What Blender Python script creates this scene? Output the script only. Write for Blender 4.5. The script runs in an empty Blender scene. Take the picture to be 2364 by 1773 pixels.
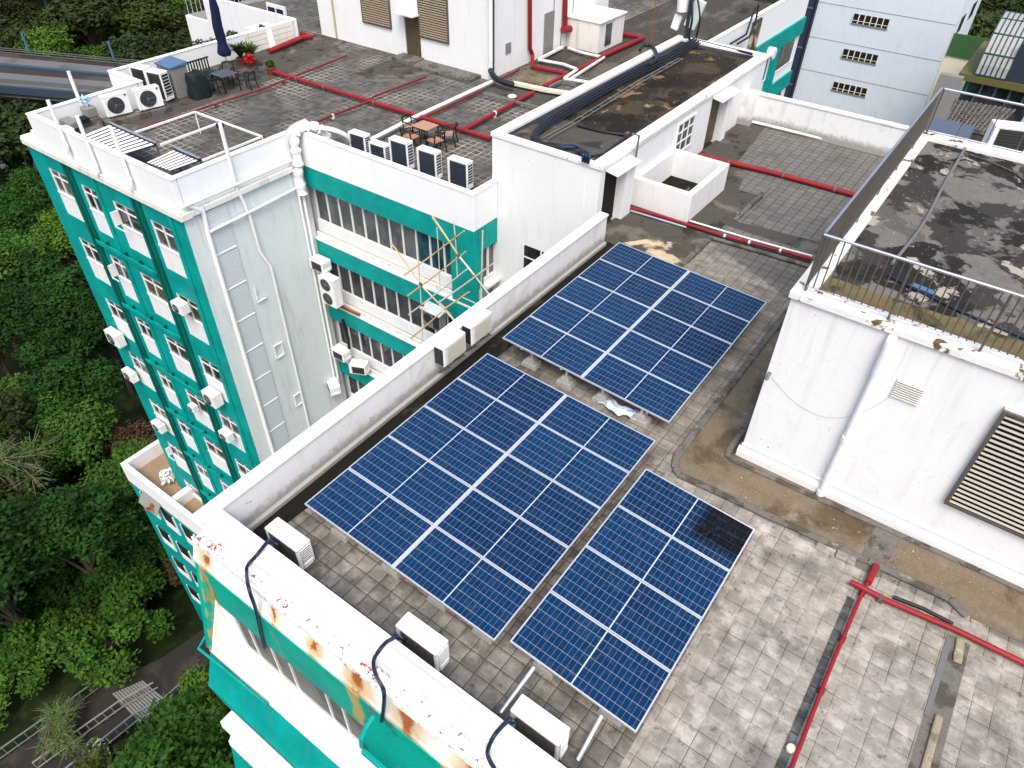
import bpy, bmesh, math, random
from mathutils import Vector, Matrix, Euler
random.seed(7)
sc = bpy.context.scene
COL = sc.collection
R_ = [[0.8082273825963134, 0.5886324313966751, 0.016743916186874125],
      [0.4003353391107439, -0.5283874037867133, -0.7486911030434411],
      [-0.4318565899466166, 0.6118158319505638, -0.6627075323941247]]
F_ = 1654.84; CX, CY = 1182.0, 886.5; CZ = 11.15

# ---------------------------------------------------------------- survey helpers: sight lines met with real planes
def ray(u, v):
    a, b = (u - CX) / F_, (v - CY) / F_
    return Vector([R_[0][i] * a + R_[1][i] * b + R_[2][i] for i in range(3)])
def P(u, v, z=0.0):
    d = ray(u, v); t = (z - CZ) / d.z
    return Vector((d.x * t, d.y * t, z))
def PX(u, v, x):
    d = ray(u, v); t = x / d.x
    return Vector((x, d.y * t, CZ + d.z * t))
def PY(u, v, y):
    d = ray(u, v); t = y / d.y
    return Vector((d.x * t, y, CZ + d.z * t))
def win(x0, y0, w, W=2212.0):
    return lambda u, v: (x0 + u * w / W, y0 + v * w / W)

# ---------------------------------------------------------------- mesh builder
ORG = {}
class MB:
    def __init__(s): s.v = []; s.f = []
    def add(s, vs, fs):
        n = len(s.v); s.v += [tuple(p) for p in vs]; s.f += [tuple(n + i for i in f) for f in fs]; return s
    def box(s, x0, x1, y0, y1, z0, z1):
        return s.add([(x0,y0,z0),(x1,y0,z0),(x1,y1,z0),(x0,y1,z0),(x0,y0,z1),(x1,y0,z1),(x1,y1,z1),(x0,y1,z1)],
                     [(0,3,2,1),(4,5,6,7),(0,1,5,4),(1,2,6,5),(2,3,7,6),(3,0,4,7)])
    def hexa(s, b, t):
        return s.add(list(b) + list(t), [(0,3,2,1),(4,5,6,7),(0,1,5,4),(1,2,6,5),(2,3,7,6),(3,0,4,7)])
    def poly(s, pts): return s.add(pts, [tuple(range(len(pts)))])
    def prism(s, pts, z0, z1):
        n = len(pts)
        return s.add([(p[0],p[1],z0) for p in pts] + [(p[0],p[1],z1) for p in pts],
                     [tuple(range(n))[::-1], tuple(range(n, 2*n))] + [(i,(i+1)%n,n+(i+1)%n,n+i) for i in range(n)])
    def prof(s, pts, x0, x1):   # section in (y,z) swept along x
        n = len(pts)
        return s.add([(x0,p[0],p[1]) for p in pts] + [(x1,p[0],p[1]) for p in pts],
                     [tuple(range(n)), tuple(range(n, 2*n))[::-1]] + [(i,n+i,n+(i+1)%n,(i+1)%n) for i in range(n)])
    def beam(s, a, b, w, h):
        a, b = Vector(a), Vector(b); d = (b - a).normalized()
        up = Vector((0,0,1)) if abs(d.z) < .95 else Vector((0,1,0))
        r = d.cross(up).normalized(); u = r.cross(d)
        q = [r*(-w/2)+u*(-h/2), r*(w/2)+u*(-h/2), r*(w/2)+u*(h/2), r*(-w/2)+u*(h/2)]
        return s.add([a+k for k in q]+[b+k for k in q], [(0,1,2,3),(7,6,5,4),(0,4,5,1),(1,5,6,2),(2,6,7,3),(3,7,4,0)])
    def tube(s, pts, r, n=8, smooth=0, rr=None):
        pts = [Vector(p) for p in pts]
        if smooth and len(pts) > 2:
            out = []
            for i in range(len(pts)-1):
                p0 = pts[max(i-1,0)]; p1 = pts[i]; p2 = pts[i+1]; p3 = pts[min(i+2,len(pts)-1)]
                for k in range(smooth):
                    t = k/smooth
                    out.append(.5*((2*p1)+(p2-p0)*t+(2*p0-5*p1+4*p2-p3)*t*t+(3*p1-p0-3*p2+p3)*t**3))
            out.append(pts[-1]); pts = out
        m = len(pts); vs = []; pr = None
        for i, p in enumerate(pts):
            d = (pts[min(i+1,m-1)] - pts[max(i-1,0)]).normalized()
            if pr is None:
                a = Vector((0,0,1)) if abs(d.z) < .9 else Vector((1,0,0)); pr = d.cross(a).normalized()
            else:
                pr = (pr - d*pr.dot(d)); pr = pr.normalized() if pr.length > 1e-6 else d.orthogonal().normalized()
            q = d.cross(pr); R = rr[i] if rr else r
            k = 1.0
            if 0 < i < m-1:
                c = (pts[i]-pts[i-1]).normalized().dot((pts[i+1]-pts[i]).normalized()); k = min(1.5, 1/max(.3, math.sqrt((1+c)/2)))
            vs += [p + (pr*math.cos(2*math.pi*j/n) + q*math.sin(2*math.pi*j/n))*R*(k if j in () else 1) for j in range(n)]
        fs = [(i*n+j, i*n+(j+1)%n, (i+1)*n+(j+1)%n, (i+1)*n+j) for i in range(m-1) for j in range(n)]
        fs += [tuple(range(n))[::-1], tuple((m-1)*n+j for j in range(n))]
        return s.add(vs, fs)
    def cyl(s, a, b, r, n=16): return s.tube([a, b], r, n)
    def lathe(s, prof, c=(0,0,0), n=20):
        vs = [(c[0]+r*math.cos(2*math.pi*j/n), c[1]+r*math.sin(2*math.pi*j/n), c[2]+z) for r, z in prof for j in range(n)]
        m = len(prof)
        return s.add(vs, [(i*n+j, i*n+(j+1)%n, (i+1)*n+(j+1)%n, (i+1)*n+j) for i in range(m-1) for j in range(n)] + [tuple(range(n))[::-1], tuple((m-1)*n+j for j in range(n))])
    def build(s, name, mat, parent=None, bevel=0.0, smooth=False, label=None):
        me = bpy.data.meshes.new(name)
        if parent is not None: org = ORG[parent.name]
        else:
            xs = [p[0] for p in s.v]; ys = [p[1] for p in s.v]; zs = [p[2] for p in s.v]
            org = Vector(((min(xs)+max(xs))/2, (min(ys)+max(ys))/2, min(zs)))
        me.from_pydata([(p[0]-org.x, p[1]-org.y, p[2]-org.z) for p in s.v], [], s.f)
        bm = bmesh.new(); bm.from_mesh(me); bmesh.ops.recalc_face_normals(bm, faces=bm.faces); bm.to_mesh(me); bm.free()
        if smooth:
            for p in me.polygons: p.use_smooth = True
            try: me.set_sharp_from_angle(angle=math.radians(50))
            except Exception: pass
        me.materials.append(mat)
        o = bpy.data.objects.new(name, me); COL.objects.link(o)
        if parent is not None: o.parent = parent
        else: o.location = org
        ORG[o.name] = org
        if bevel:
            b = o.modifiers.new('edge', 'BEVEL'); b.width = bevel; b.segments = 2; b.limit_method = 'ANGLE'; b.angle_limit = math.radians(40)
        if label: o['label'] = label
        return o
def thing(name, label, cat, loc=(0,0,0), group=None, kind=None):
    o = bpy.data.objects.new(name, None); COL.objects.link(o); o.empty_display_size = .3
    o.location = loc; ORG[o.name] = Vector(loc); o['label'] = label; o['category'] = cat
    if group: o['group'] = group
    if kind: o['kind'] = kind
    return o
def tag(o, label, cat, group=None, kind=None):
    o['label'] = label; o['category'] = cat
    if group: o['group'] = group
    if kind: o['kind'] = kind
    return o
def struct(name, mb, mat, **k):
    o = mb.build(name, mat, **k); o['kind'] = 'structure'; return o
def copy_tree(o, parent=None):
    c = o.copy(); COL.objects.link(c); c.parent = parent
    ORG[c.name] = ORG.get(o.name, Vector())
    for ch in list(o.children): copy_tree(ch, c)
    return c
USED = set()
def put(proto, loc, rz=0.0, label=None, group=None, scale=None):
    if proto.name not in USED: o = proto; USED.add(proto.name)
    else: o = copy_tree(proto)
    o.location = loc; o.rotation_euler = (0, 0, rz)
    if scale: o.scale = scale
    if label: o['label'] = label
    if group: o['group'] = group
    return o

# ---------------------------------------------------------------- materials
class NT:
    def __init__(s, name, rough=.7, metal=0.0, spec=.5):
        s.m = bpy.data.materials.new(name); s.m.use_nodes = True; s.t = s.m.node_tree; s.n = s.t.nodes; s.l = s.t.links
        s.b = s.n['Principled BSDF']; s.b.inputs['Roughness'].default_value = rough; s.b.inputs['Metallic'].default_value = metal
        s.b.inputs['Specular IOR Level'].default_value = spec
    def new(s, t, **k):
        n = s.n.new(t)
        for a, b in k.items(): setattr(n, a, b)
        return n
    def link(s, a, b): s.l.new(a, b)
    def setin(s, sock, v):
        if isinstance(v, bpy.types.NodeSocket): s.link(v, sock)
        elif isinstance(v, (tuple, list)) and len(v) == 3 and sock.type == 'RGBA': sock.default_value = (*v, 1)
        else: sock.default_value = v
    def pos(s): return s.new('ShaderNodeNewGeometry').outputs['Position']
    def obj(s): return s.new('ShaderNodeTexCoord').outputs['Object']
    def vm(s, op, a, b=None):
        n = s.new('ShaderNodeVectorMath', operation=op); s.setin(n.inputs[0], a)
        if b is not None: s.setin(n.inputs[1], b)
        return n.outputs[0]
    def math(s, op, a, b=0.0, clamp=False):
        n = s.new('ShaderNodeMath', operation=op, use_clamp=clamp); s.setin(n.inputs[0], a); s.setin(n.inputs[1], b); return n.outputs[0]
    def sep(s, v):
        n = s.new('ShaderNodeSeparateXYZ'); s.link(v, n.inputs[0]); return n.outputs
    def noise(s, vec, scale, detail=4, rough=.55, col=False, dist=0.0):
        n = s.new('ShaderNodeTexNoise'); s.link(vec, n.inputs['Vector']); n.inputs['Scale'].default_value = scale
        n.inputs['Detail'].default_value = detail; n.inputs['Roughness'].default_value = rough; n.inputs['Distortion'].default_value = dist
        return n.outputs['Color' if col else 'Fac']
    def rng(s, v, a, b, c=0.0, d=1.0):
        n = s.new('ShaderNodeMapRange', interpolation_type='SMOOTHSTEP'); s.setin(n.inputs[0], v)
        for i, x in enumerate((a, b, c, d)): n.inputs[i+1].default_value = x
        return n.outputs[0]
    def mix(s, f, a, b, mode='MIX'):
        n = s.new('ShaderNodeMix', data_type='RGBA', blend_type=mode); s.setin(n.inputs[0], f); s.setin(n.inputs[6], a); s.setin(n.inputs[7], b); return n.outputs[2]
    def bump(s, h, strength=.3, dist=.02):
        n = s.new('ShaderNodeBump'); n.inputs['Strength'].default_value = strength; n.inputs['Distance'].default_value = dist
        s.link(h, n.inputs['Height']); s.link(n.outputs[0], s.b.inputs['Normal'])
    def col(s, c): s.setin(s.b.inputs['Base Color'], c); return s.m

def sc3(c, k): return tuple(x*k for x in c) if max(c) < .6 else c
def plain(name, c, rough=.6, metal=0.0, var=.12, scale=6.0, spec=.5):
    c = sc3(c, .78); t = NT(name, rough, metal, spec*.7); p = t.obj(); f = t.noise(p, scale, 4)
    return t.col(t.mix(f, tuple(x*(1-var) for x in c), tuple(min(1,x*(1+var)) for x in c)))
def white(name, c=(.77,.78,.78), dirt=(.42,.40,.36), amount=.35, specks=True, low=None, top=None, blot=False):
    t = NT(name, .75, spec=.3); p = t.pos()
    st = t.noise(t.vm('MULTIPLY', p, (2.2, 2.2, .28)), 1.6, 6, .62)
    bl = t.noise(p, .9, 5, .6); bl2 = t.noise(p, 7, 5, .6)
    f = t.math('MULTIPLY', t.rng(st, .5, .78), amount)
    cc = t.mix(f, c, dirt)
    cc = t.mix(t.math('MULTIPLY', t.rng(bl, .45, .75), amount*.45), cc, tuple(x*.8 for x in c))
    if specks:
        n = t.noise(p, 11, 2, .5); m = t.math('MULTIPLY', t.rng(n, .745, .77), t.rng(bl, .42, .6))
        cc = t.mix(m, cc, (.12,.10,.08))
    if top is not None:   # rain streaks that start under the coping
        z = t.sep(p)[2]; s2 = t.noise(t.vm('MULTIPLY', p, (3.4, 3.4, .16)), 1.7, 6, .65)
        ln = t.math('MULTIPLY', t.noise(t.vm('MULTIPLY', p, (1.4, 1.4, 0)), 1.0, 3), 3.2)
        m2 = t.math('MULTIPLY', t.rng(s2, .50, .66), t.rng(t.math('ADD', z, ln), top-.6, top+1.2))
        cc = t.mix(t.math('MULTIPLY', m2, .26), cc, (.46,.42,.34))
        cr = t.math('ABSOLUTE', t.math('SUBTRACT', t.noise(p, .8, 6, .6), .5)); cc = t.mix(t.math('MULTIPLY', t.rng(cr, .0022, .0008), .35), cc, (.4,.39,.36))
    if blot:   # sparse dark mould blots and bare scrapes
        nb = t.noise(t.vm('MULTIPLY', p, (1, .8, 1.6)), 3.2, 6, .7); cc = t.mix(t.math('MULTIPLY', t.rng(nb, .66, .70), .75), cc, (.13,.12,.10))
        nc = t.noise(p, 1.1, 6, .62); cc = t.mix(t.math('MULTIPLY', t.rng(nc, .54, .66), .45), cc, (.52,.51,.47))
    if low is not None:   # grime band just above a floor level (splash stain, irregular)
        z = t.sep(p)[2]; h = t.math('ADD', z, t.math('MULTIPLY', bl2, -.35))
        cc = t.mix(t.math('MULTIPLY', t.rng(h, low+.16, low-.12), .7), cc, (.16,.15,.125))
    t.bump(bl2, .12, .01)
    return t.col(cc)
def teal(name, c=(.0,.36,.325), rust=False):
    c = tuple(x*.82 for x in c); t = NT(name, .6, spec=.2); p = t.pos()
    st = t.noise(t.vm('MULTIPLY', p, (2.5, 2.5, .3)), 1.5, 6, .6); bl = t.noise(p, 1.1, 5, .6)
    cc = t.mix(t.rng(bl, .3, .7), tuple(x*.82 for x in c), tuple(x*1.12 for x in c))
    cc = t.mix(t.math('MULTIPLY', t.rng(st, .52, .75), .22), cc, (.05,.22,.18))
    if rust:
        xw = t.math('ADD', t.sep(p)[0], t.math('MULTIPLY', t.math('SUBTRACT', t.noise(t.vm('MULTIPLY', p, (4,4,1.2)), 2.0, 5), .5), .5))
        for (x_, w_, c_) in ((-8.86,.11,(.42,.30,.09)), (-8.78,.05,(.16,.10,.04)), (-5.0,.20,(.50,.34,.08)), (-4.6,.14,(.10,.12,.09)), (-4.25,.12,(.05,.10,.09)), (-3.0,.25,(.45,.32,.10)), (-2.5,.3,(.42,.26,.07)), (-1.2,.2,(.4,.3,.1))):
            cc = t.mix(t.rng(t.math('ABSOLUTE', t.math('SUBTRACT', xw, x_)), w_, w_*.25, 0, .75), cc, c_)
        r = t.noise(t.vm('MULTIPLY', p, (2.4, 1.0, .35)), 1.0, 5, .6)
        cc = t.mix(t.rng(r, .60, .72, 0, .75), cc, (.40,.27,.08))
        cc = t.mix(t.rng(t.noise(t.vm('MULTIPLY', p, (3., 1., .5)), 1.6, 4), .66, .74, 0, .8), cc, (.05,.09,.07))
    return t.col(cc)
def tiles(name, c1, c2, mortar, size=.3, mw=.012, wob=.0, off=(0,0), stain=(.3,.28,.24), dark=(.05,.05,.045), sa=.5, da=.5, fade=0.0, bump=.5, ang=None, mort2=None, nscale=.6, kk=.6):
    c1, c2, dark = [tuple(x*kk for x in c_) for c_ in (c1, c2, dark)]
    t = NT(name, .9, spec=.1); p = t.pos()
    q = p
    if wob:
        w = t.noise(p, 2.6, 2, .5, col=True); w = t.vm('MULTIPLY', t.vm('SUBTRACT', w, (.5,.5,.5)), (wob, wob, 0)); q = t.vm('ADD', p, w)
    q = t.vm('DIVIDE', t.vm('SUBTRACT', q, (off[0], off[1], 0)), (size, size, 1e4))
    fl = t.vm('FLOOR', q); fr = t.vm('FRACTION', q); x, y, _ = t.sep(fr)
    def edge(a): return t.math('MINIMUM', a, t.math('SUBTRACT', 1.0, a))
    d = t.math('MULTIPLY', t.math('MINIMUM', edge(x), edge(y)), size)
    wn = t.new('ShaderNodeTexWhiteNoise'); t.link(fl, wn.inputs[0]); cell = wn.outputs['Value']
    big = t.noise(p, nscale, 6, .62); med = t.noise(p, 3.2, 6, .65); fine = t.noise(p, 38, 4, .7)
    base = t.mix(cell, c1, c2)
    base = t.mix(t.math('MULTIPLY', t.rng(med, .42, .68), sa), base, stain)
    base = t.mix(t.math('MULTIPLY', t.rng(big, .5, .68), da), base, dark)
    dk2 = t.noise(p, 5.5, 5, .7); base = t.mix(t.math('MULTIPLY', t.rng(dk2, .56, .68), da*.8), base, dark)
    c3 = t.noise(p, 1.25, 5, .6); base = t.mix(t.math('MULTIPLY', t.rng(c3, .55, .70), sa*.8), base, tuple(min(.75, x*1.25) for x in stain))
    base = t.mix(t.math('MULTIPLY', t.rng(fine, .35, .75), .45), base, t.mix(.5, base, dark))
    mm = t.rng(d, mw, mw*.35)
    if fade: mm = t.math('MULTIPLY', mm, t.rng(t.noise(p, .45 if fade > .2 else 1.6, 4, .6), .5+fade*.25 if fade > .2 else .66, .36))
    mo = mortar if mort2 is None else t.mix(t.rng(med, .4, .6), mortar, mort2)
    cc = t.mix(mm, base, mo)
    h = t.math('ADD', t.math('MULTIPLY', t.rng(d, 0, .05), 1.0), t.math('MULTIPLY', fine, .35))
    h = t.math('ADD', h, t.math('MULTIPLY', cell, .5))
    t.bump(h, bump, .02)
    return t.col(cc)
def patchy(name, cols,  scale=1.2, rough=.9, sharp=.03, detail=7, fine=.4, bump=.4, stretch=(1,1,1), spots=None, wet=0):
    cols = [sc3(cols[0], .62)] + [(sc3(c_, .66), a_) for c_, a_ in cols[1:]]
    t = NT(name, rough, spec=.12); p = t.vm('MULTIPLY', t.pos(), stretch)
    cc = cols[0]
    for i, (c, a) in enumerate(cols[1:]):
        n = t.noise(t.vm('ADD', p, (i*7.3, i*3.1, 0)), scale*(1+.35*i), detail, .6, dist=.3)
        cc = t.mix(t.rng(n, a, a+sharp), cc, c)
    f = t.noise(p, 30, 5, .7); m = t.noise(p, 4, 5, .65)
    cc = t.mix(t.math('MULTIPLY', t.rng(f, .35, .7), fine), cc, t.mix(1.0, cc, (.35,.35,.35), 'MULTIPLY'))
    cc = t.mix(t.math('MULTIPLY', t.rng(m, .45, .7), fine*.8), cc, t.mix(1.0, cc, (.45,.45,.43), 'MULTIPLY'))
    if spots: cc = t.mix(t.rng(t.noise(p, 16, 2, .5), .72, .75), cc, spots)
    if wet: t.link(t.rng(t.noise(p, 1.3, 4), .45, .6, rough, .28), t.b.inputs['Roughness'])
    t.bump(t.math('ADD', f, m), bump, .02)
    return t.col(cc)

M = {}
M['white'] = white('white_paint', amount=.26)
M['white_low'] = white('white_paint_parapet', amount=.30, low=.10, blot=True)
M['white_cool'] = white('pale_render', c=(.64,.70,.71), dirt=(.40,.42,.38), amount=.55, top=-.6)
M['white_left'] = white('white_parapet_paint', c=(.80,.82,.83), amount=.12)
M['white_old'] = white('old_white_paint', c=(.74,.73,.69), dirt=(.25,.22,.17), amount=.6)
M['gloss_white'] = plain('gloss_white_plastic', (.80,.81,.80), .35, var=.04)
M['ivory'] = plain('ivory_plastic', (.62,.60,.50), .5, var=.1)
M['teal'] = teal('teal_paint')
M['teal_dark'] = teal('dark_teal_paint', (.0,.13,.105))
M['teal_rust'] = teal('teal_paint_rusty', (.0,.40,.30), rust=True)
M['hood'] = patchy('stained_hood', [(.0,.34,.26), ((.035,.10,.075), .5), ((.02,.035,.03), .60), ((.30,.22,.08), .68)], .9, sharp=.12, fine=.2)
M['tile_front'] = tiles('deck_tiles', (.34,.315,.275), (.20,.188,.165), (.045,.040,.033), size=.3, mw=.010, wob=.035, off=(-.01,.04), stain=(.36,.34,.30), dark=(.075,.07,.062), sa=.65, da=.8, bump=.7)
M['tile_right'] = tiles('deck_tiles_light', (.41,.38,.335), (.33,.305,.27), (.055,.042,.03), size=.3, mw=.0075, wob=.015, off=(1.49,8.56), stain=(.50,.475,.43), dark=(.105,.10,.092), sa=.62, da=.88, bump=.35, kk=.70, fade=.12, nscale=.5)
M['tile_mid'] = tiles('array_deck_tiles', (.33,.30,.255), (.25,.23,.195), (.060,.050,.040), size=.3, mw=.008, wob=.02, off=(-.01,.04), stain=(.40,.375,.33), dark=(.09,.08,.07), sa=.55, da=.6, bump=.4, kk=.72)
M['tile_terr'] = tiles('terrace_tiles', (.24,.23,.21), (.19,.182,.17), (.045,.043,.040), size=.3, mw=.014, wob=.02, off=(0,.1), stain=(.20,.19,.17), dark=(.09,.085,.08), sa=.45, da=.4, bump=.3, kk=.68)
M['cobble'] = tiles('cobble_tiles', (.055,.055,.051), (.10,.098,.092), (.38,.35,.30), size=.31, mw=.038, wob=.10, off=(.1,0), stain=(.17,.155,.13), dark=(.042,.042,.04), sa=.55, da=.4, fade=.35, bump=.5, mort2=(.24,.22,.185), nscale=.35, kk=1.05)
M['screed'] = patchy('grey_screed', [(.135,.125,.108), ((.24,.22,.18), .53), ((.060,.057,.050), .535), ((.62,.59,.53), .69)], .8, sharp=.10)
M['stained'] = patchy('stained_screed', [(.13,.115,.09), ((.60,.49,.32), .44), ((.16,.14,.11), .60), ((.62,.56,.46), .64)], .9, sharp=.1)
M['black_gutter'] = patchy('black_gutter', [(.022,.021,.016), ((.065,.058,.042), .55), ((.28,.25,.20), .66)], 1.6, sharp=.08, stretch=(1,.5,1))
M['brown_wet'] = patchy('wet_brown_screed', [(.30,.245,.165), ((.15,.115,.072), .49), ((.36,.315,.24), .565), ((.66,.63,.58), .66)], .7, sharp=.12, rough=.5, spots=(.6,.57,.52), wet=1)
M['slot_dark'] = tiles('dark_slot', (.07,.08,.082), (.11,.12,.12), (.02,.022,.022), size=.3, mw=.012, wob=.01, off=(.7,.1), stain=(.20,.21,.20), dark=(.04,.045,.045), sa=.6, da=.5, bump=.3)
M['tan_fill'] = patchy('tan_cement', [(.52,.45,.32), ((.30,.27,.21), .5), ((.62,.56,.44), .6)], 3.5, sharp=.1)
M['kerb'] = patchy('worn_kerb_cement', [(.26,.245,.22), ((.13,.12,.105), .5), ((.45,.42,.38), .62)], 2.2, sharp=.08)
M['tar'] = plain('tar', (.012,.013,.016), .5, var=.4)
M['brown_roof'] = patchy('brown_stained_roof', [(.048,.040,.028), ((.095,.075,.048), .5), ((.028,.025,.020), .53), ((.36,.22,.10), .60), ((.46,.37,.25), .64)], .55, sharp=.05, spots=(.42,.33,.22), stretch=(1,.8,1))
M['lichen_roof'] = patchy('lichen_black_roof', [(.075,.070,.064), ((.25,.235,.215), .48), ((.036,.034,.030), .525), ((.17,.16,.145), .585), ((.56,.51,.44), .60)], .62, sharp=.03, spots=(.40,.37,.33), fine=.35)
M['flaky_kerb'] = patchy('flaking_white_kerb', [(.80,.79,.76), ((.20,.15,.09), .565), ((.50,.36,.17), .62)], 2.6, sharp=.05, fine=.12)
M['flaky_white'] = patchy('cracked_white_kerb', [(.80,.80,.79), ((.22,.21,.20), .655)], 4.5, sharp=.03, fine=.1)
M['roof_grey'] = patchy('far_grey_roof', [(.11,.10,.085), ((.19,.175,.15), .5), ((.05,.048,.043), .55)], .5, sharp=.12, spots=(.42,.39,.34), stretch=(1,.4,1))
M['red'] = plain('red_pipe_paint', (.30,.012,.018), .55, var=.45, scale=2.2)
M['red_old'] = plain('faded_red_pipe_paint', (.20,.022,.022), .6, var=.4, scale=2)
M['cable'] = plain('black_cable_rubber', (.012,.015,.022), .45, var=.2)
M['cable_blue'] = plain('dark_blue_cable', (.008,.022,.055), .4, var=.2)
M['steel'] = plain('galvanised_steel', (.52,.55,.60), .35, .85, var=.15)
M['alu'] = plain('aluminium', (.74,.75,.78), .35, .6, var=.06)
M['dark_steel'] = plain('dull_steel', (.21,.195,.175), .5, .7, var=.2)
M['concrete'] = plain('ballast_concrete', (.40,.40,.38), .85, var=.25, scale=9)
M['grille'] = plain('dark_coil', (.028,.027,.025), .5, var=.3)
M['grille_blue'] = plain('blue_grey_coil', (.030,.042,.065), .45, var=.25)
M['fan'] = plain('dark_fan', (.03,.034,.042), .5, var=.3)
M['black'] = plain('black_void', (.008,.008,.009), .9, var=.2)
M['wood'] = plain('salmon_wood', (.52,.27,.18), .6, var=.2, scale=9)
M['black_metal'] = plain('black_painted_metal', (.012,.017,.018), .45, var=.2)
M['grey_table'] = plain('grey_table_top', (.09,.10,.11), .55, var=.15)
M['door_brown'] = plain('brown_door', (.115,.082,.045), .55, var=.15, scale=2)
M['navy'] = plain('navy_cloth', (.006,.010,.055), .85, var=.4)
M['lid_blue'] = plain('blue_lid', (.09,.18,.32), .5, var=.1)
M['cab_grey'] = plain('grey_cabinet', (.27,.27,.25), .6, var=.12)
M['cover'] = plain('black_green_cover', (.010,.020,.020), .45, var=.4)
M['bamboo'] = plain('bamboo', (.62,.43,.20), .6, var=.3, scale=2)
M['bamboo_pale'] = plain('weathered_bamboo', (.66,.58,.48), .6, var=.2, scale=2)
M['blue_tarp'] = plain('blue_tarp', (.012,.09,.30), .5, var=.4)
M['terracotta'] = plain('terracotta', (.22,.05,.025), .8, var=.3)
M['red_flower'] = plain('red_flower', (.55,.015,.01), .7, var=.4)
M['rust'] = plain('rust', (.30,.085,.02), .85, var=.5)
M['lattice'] = plain('beige_coil', (.72,.69,.56), .6, var=.12, scale=30)
M['grey_conduit'] = plain('grey_conduit', (.17,.18,.18), .5, var=.2)
M['olive'] = plain('olive_cladding', (.13,.125,.035), .6, var=.1)
M['cream'] = plain('cream_wall', (.70,.66,.50), .7, var=.1)
M['navy_panel'] = plain('dark_slate_panel', (.035,.05,.07), .4, var=.2)
M['bluegrey'] = white('blue_grey_render', c=(.62,.69,.74), dirt=(.45,.51,.56), amount=.5, specks=False)
M['slate_edge'] = plain('slate_edge_paint', (.045,.075,.11), .6)
M['tan_deck'] = patchy('tan_deck', [(.50,.35,.22), ((.42,.29,.18), .5)], .6, sharp=.2, fine=.15)
M['asphalt'] = patchy('path_asphalt', [(.052,.048,.042), ((.085,.078,.066), .5), ((.035,.033,.03), .55)], .35, sharp=.2)
M['viaduct'] = patchy('viaduct_concrete', [(.22,.23,.235), ((.15,.15,.15), .52)], .25, sharp=.2, fine=.2)
M['viaduct_dark'] = patchy('viaduct_brown', [(.075,.062,.052), ((.12,.10,.085), .52)], .12, sharp=.1, fine=.2, stretch=(1,1,1))
M['soil'] = patchy('forest_floor', [(.016,.030,.009), ((.035,.055,.016), .5), ((.045,.040,.02), .62)], .7, sharp=.1)
M['conc_light'] = patchy('yard_concrete', [(.26,.25,.22), ((.16,.15,.13), .5)], .4, sharp=.2)

def glass(name, c, rough=.12, spec=.6):
    t = NT(name, rough, spec=spec); n = t.noise(t.vm('MULTIPLY', t.pos(), (1.2,1.2,.8)), 1.3, 3)
    return t.col(t.mix(t.rng(n, .4, .62), c, tuple(min(1, x*2.0+.01) for x in c)))
M['glass_dark'] = glass('dark_glass', (.016,.018,.020))
M['glass_grey'] = glass('grey_glass', (.050,.056,.056))
M['glass_brown'] = glass('brown_blind_glass', (.055,.045,.028))
M['glass_teal'] = glass('blue_green_glass', (.010,.040,.050))
M['glass_front'] = glass('dusty_glass', (.060,.062,.055), .6, .15)
M['glass_white'] = glass('pale_blind_glass', (.22,.23,.22), .3)

def solar_mat(black=False):
    t = NT('solar_cells_black' if black else 'solar_cells', .25, spec=.16); o = t.obj(); x, y, z = t.sep(o)
    # each half of a panel: 12 x 6 half-cut cells
    xa = t.math('ABSOLUTE', x)
    cx = t.math('MODULO', t.math('SUBTRACT', xa, .012), .0925); cy = t.math('MODULO', t.math('ADD', y, 5*.185+.185*.0), .185)
    def ed(c, w): return t.math('MINIMUM', c, t.math('SUBTRACT', w, c))
    lx = t.rng(ed(cx, .0925), .0045, .0015); ly = t.rng(ed(cy, .185), .0062, .0025)
    mid = t.rng(xa, .010, .007)
    fl = t.vm('FLOOR', t.vm('DIVIDE', t.vm('ADD', o, (5, 5*.185, 0)), (.0925, .185, 10)))
    wn = t.new('ShaderNodeTexWhiteNoise'); t.link(fl, wn.inputs[0])
    oi = t.new('ShaderNodeObjectInfo').outputs['Random']
    big = t.noise(t.vm('ADD', o, t.vm('MULTIPLY', t.pos(), (.6,.6,.6))), 1.1, 3)
    f = t.math('ADD', t.math('MULTIPLY', wn.outputs['Value'], .25), t.math('ADD', t.math('MULTIPLY', oi, .35), t.math('MULTIPLY', big, .4)))
    c = t.mix(f, (.0012,.0110,.046), (.0030,.038,.108))
    c = t.mix(t.math('MULTIPLY', lx, .28), c, (.36,.44,.58)); c = t.mix(t.math('MULTIPLY', ly, .36), c, (.48,.56,.66)); c = t.mix(t.math('MULTIPLY', mid, .8), c, (.62,.66,.70))
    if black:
        refl_mask = t.math('MULTIPLY', t.rng(x, .08, .35), t.rng(y, -.45, -.1)); c = t.mix(refl_mask, c, t.mix(1.0, c, (.12,.10,.10), 'MULTIPLY'))  # dark reflection painted into the cell colour at one corner
    dust = t.noise(t.pos(), 9, 5, .7); c = t.mix(t.math('MULTIPLY', t.rng(dust, .5, .8), .12), c, (.30,.30,.28))
    t.link(t.rng(dust, .3, .7, .14, .24), t.b.inputs['Roughness'])
    return t.col(c)
M['solar'] = solar_mat()

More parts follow.
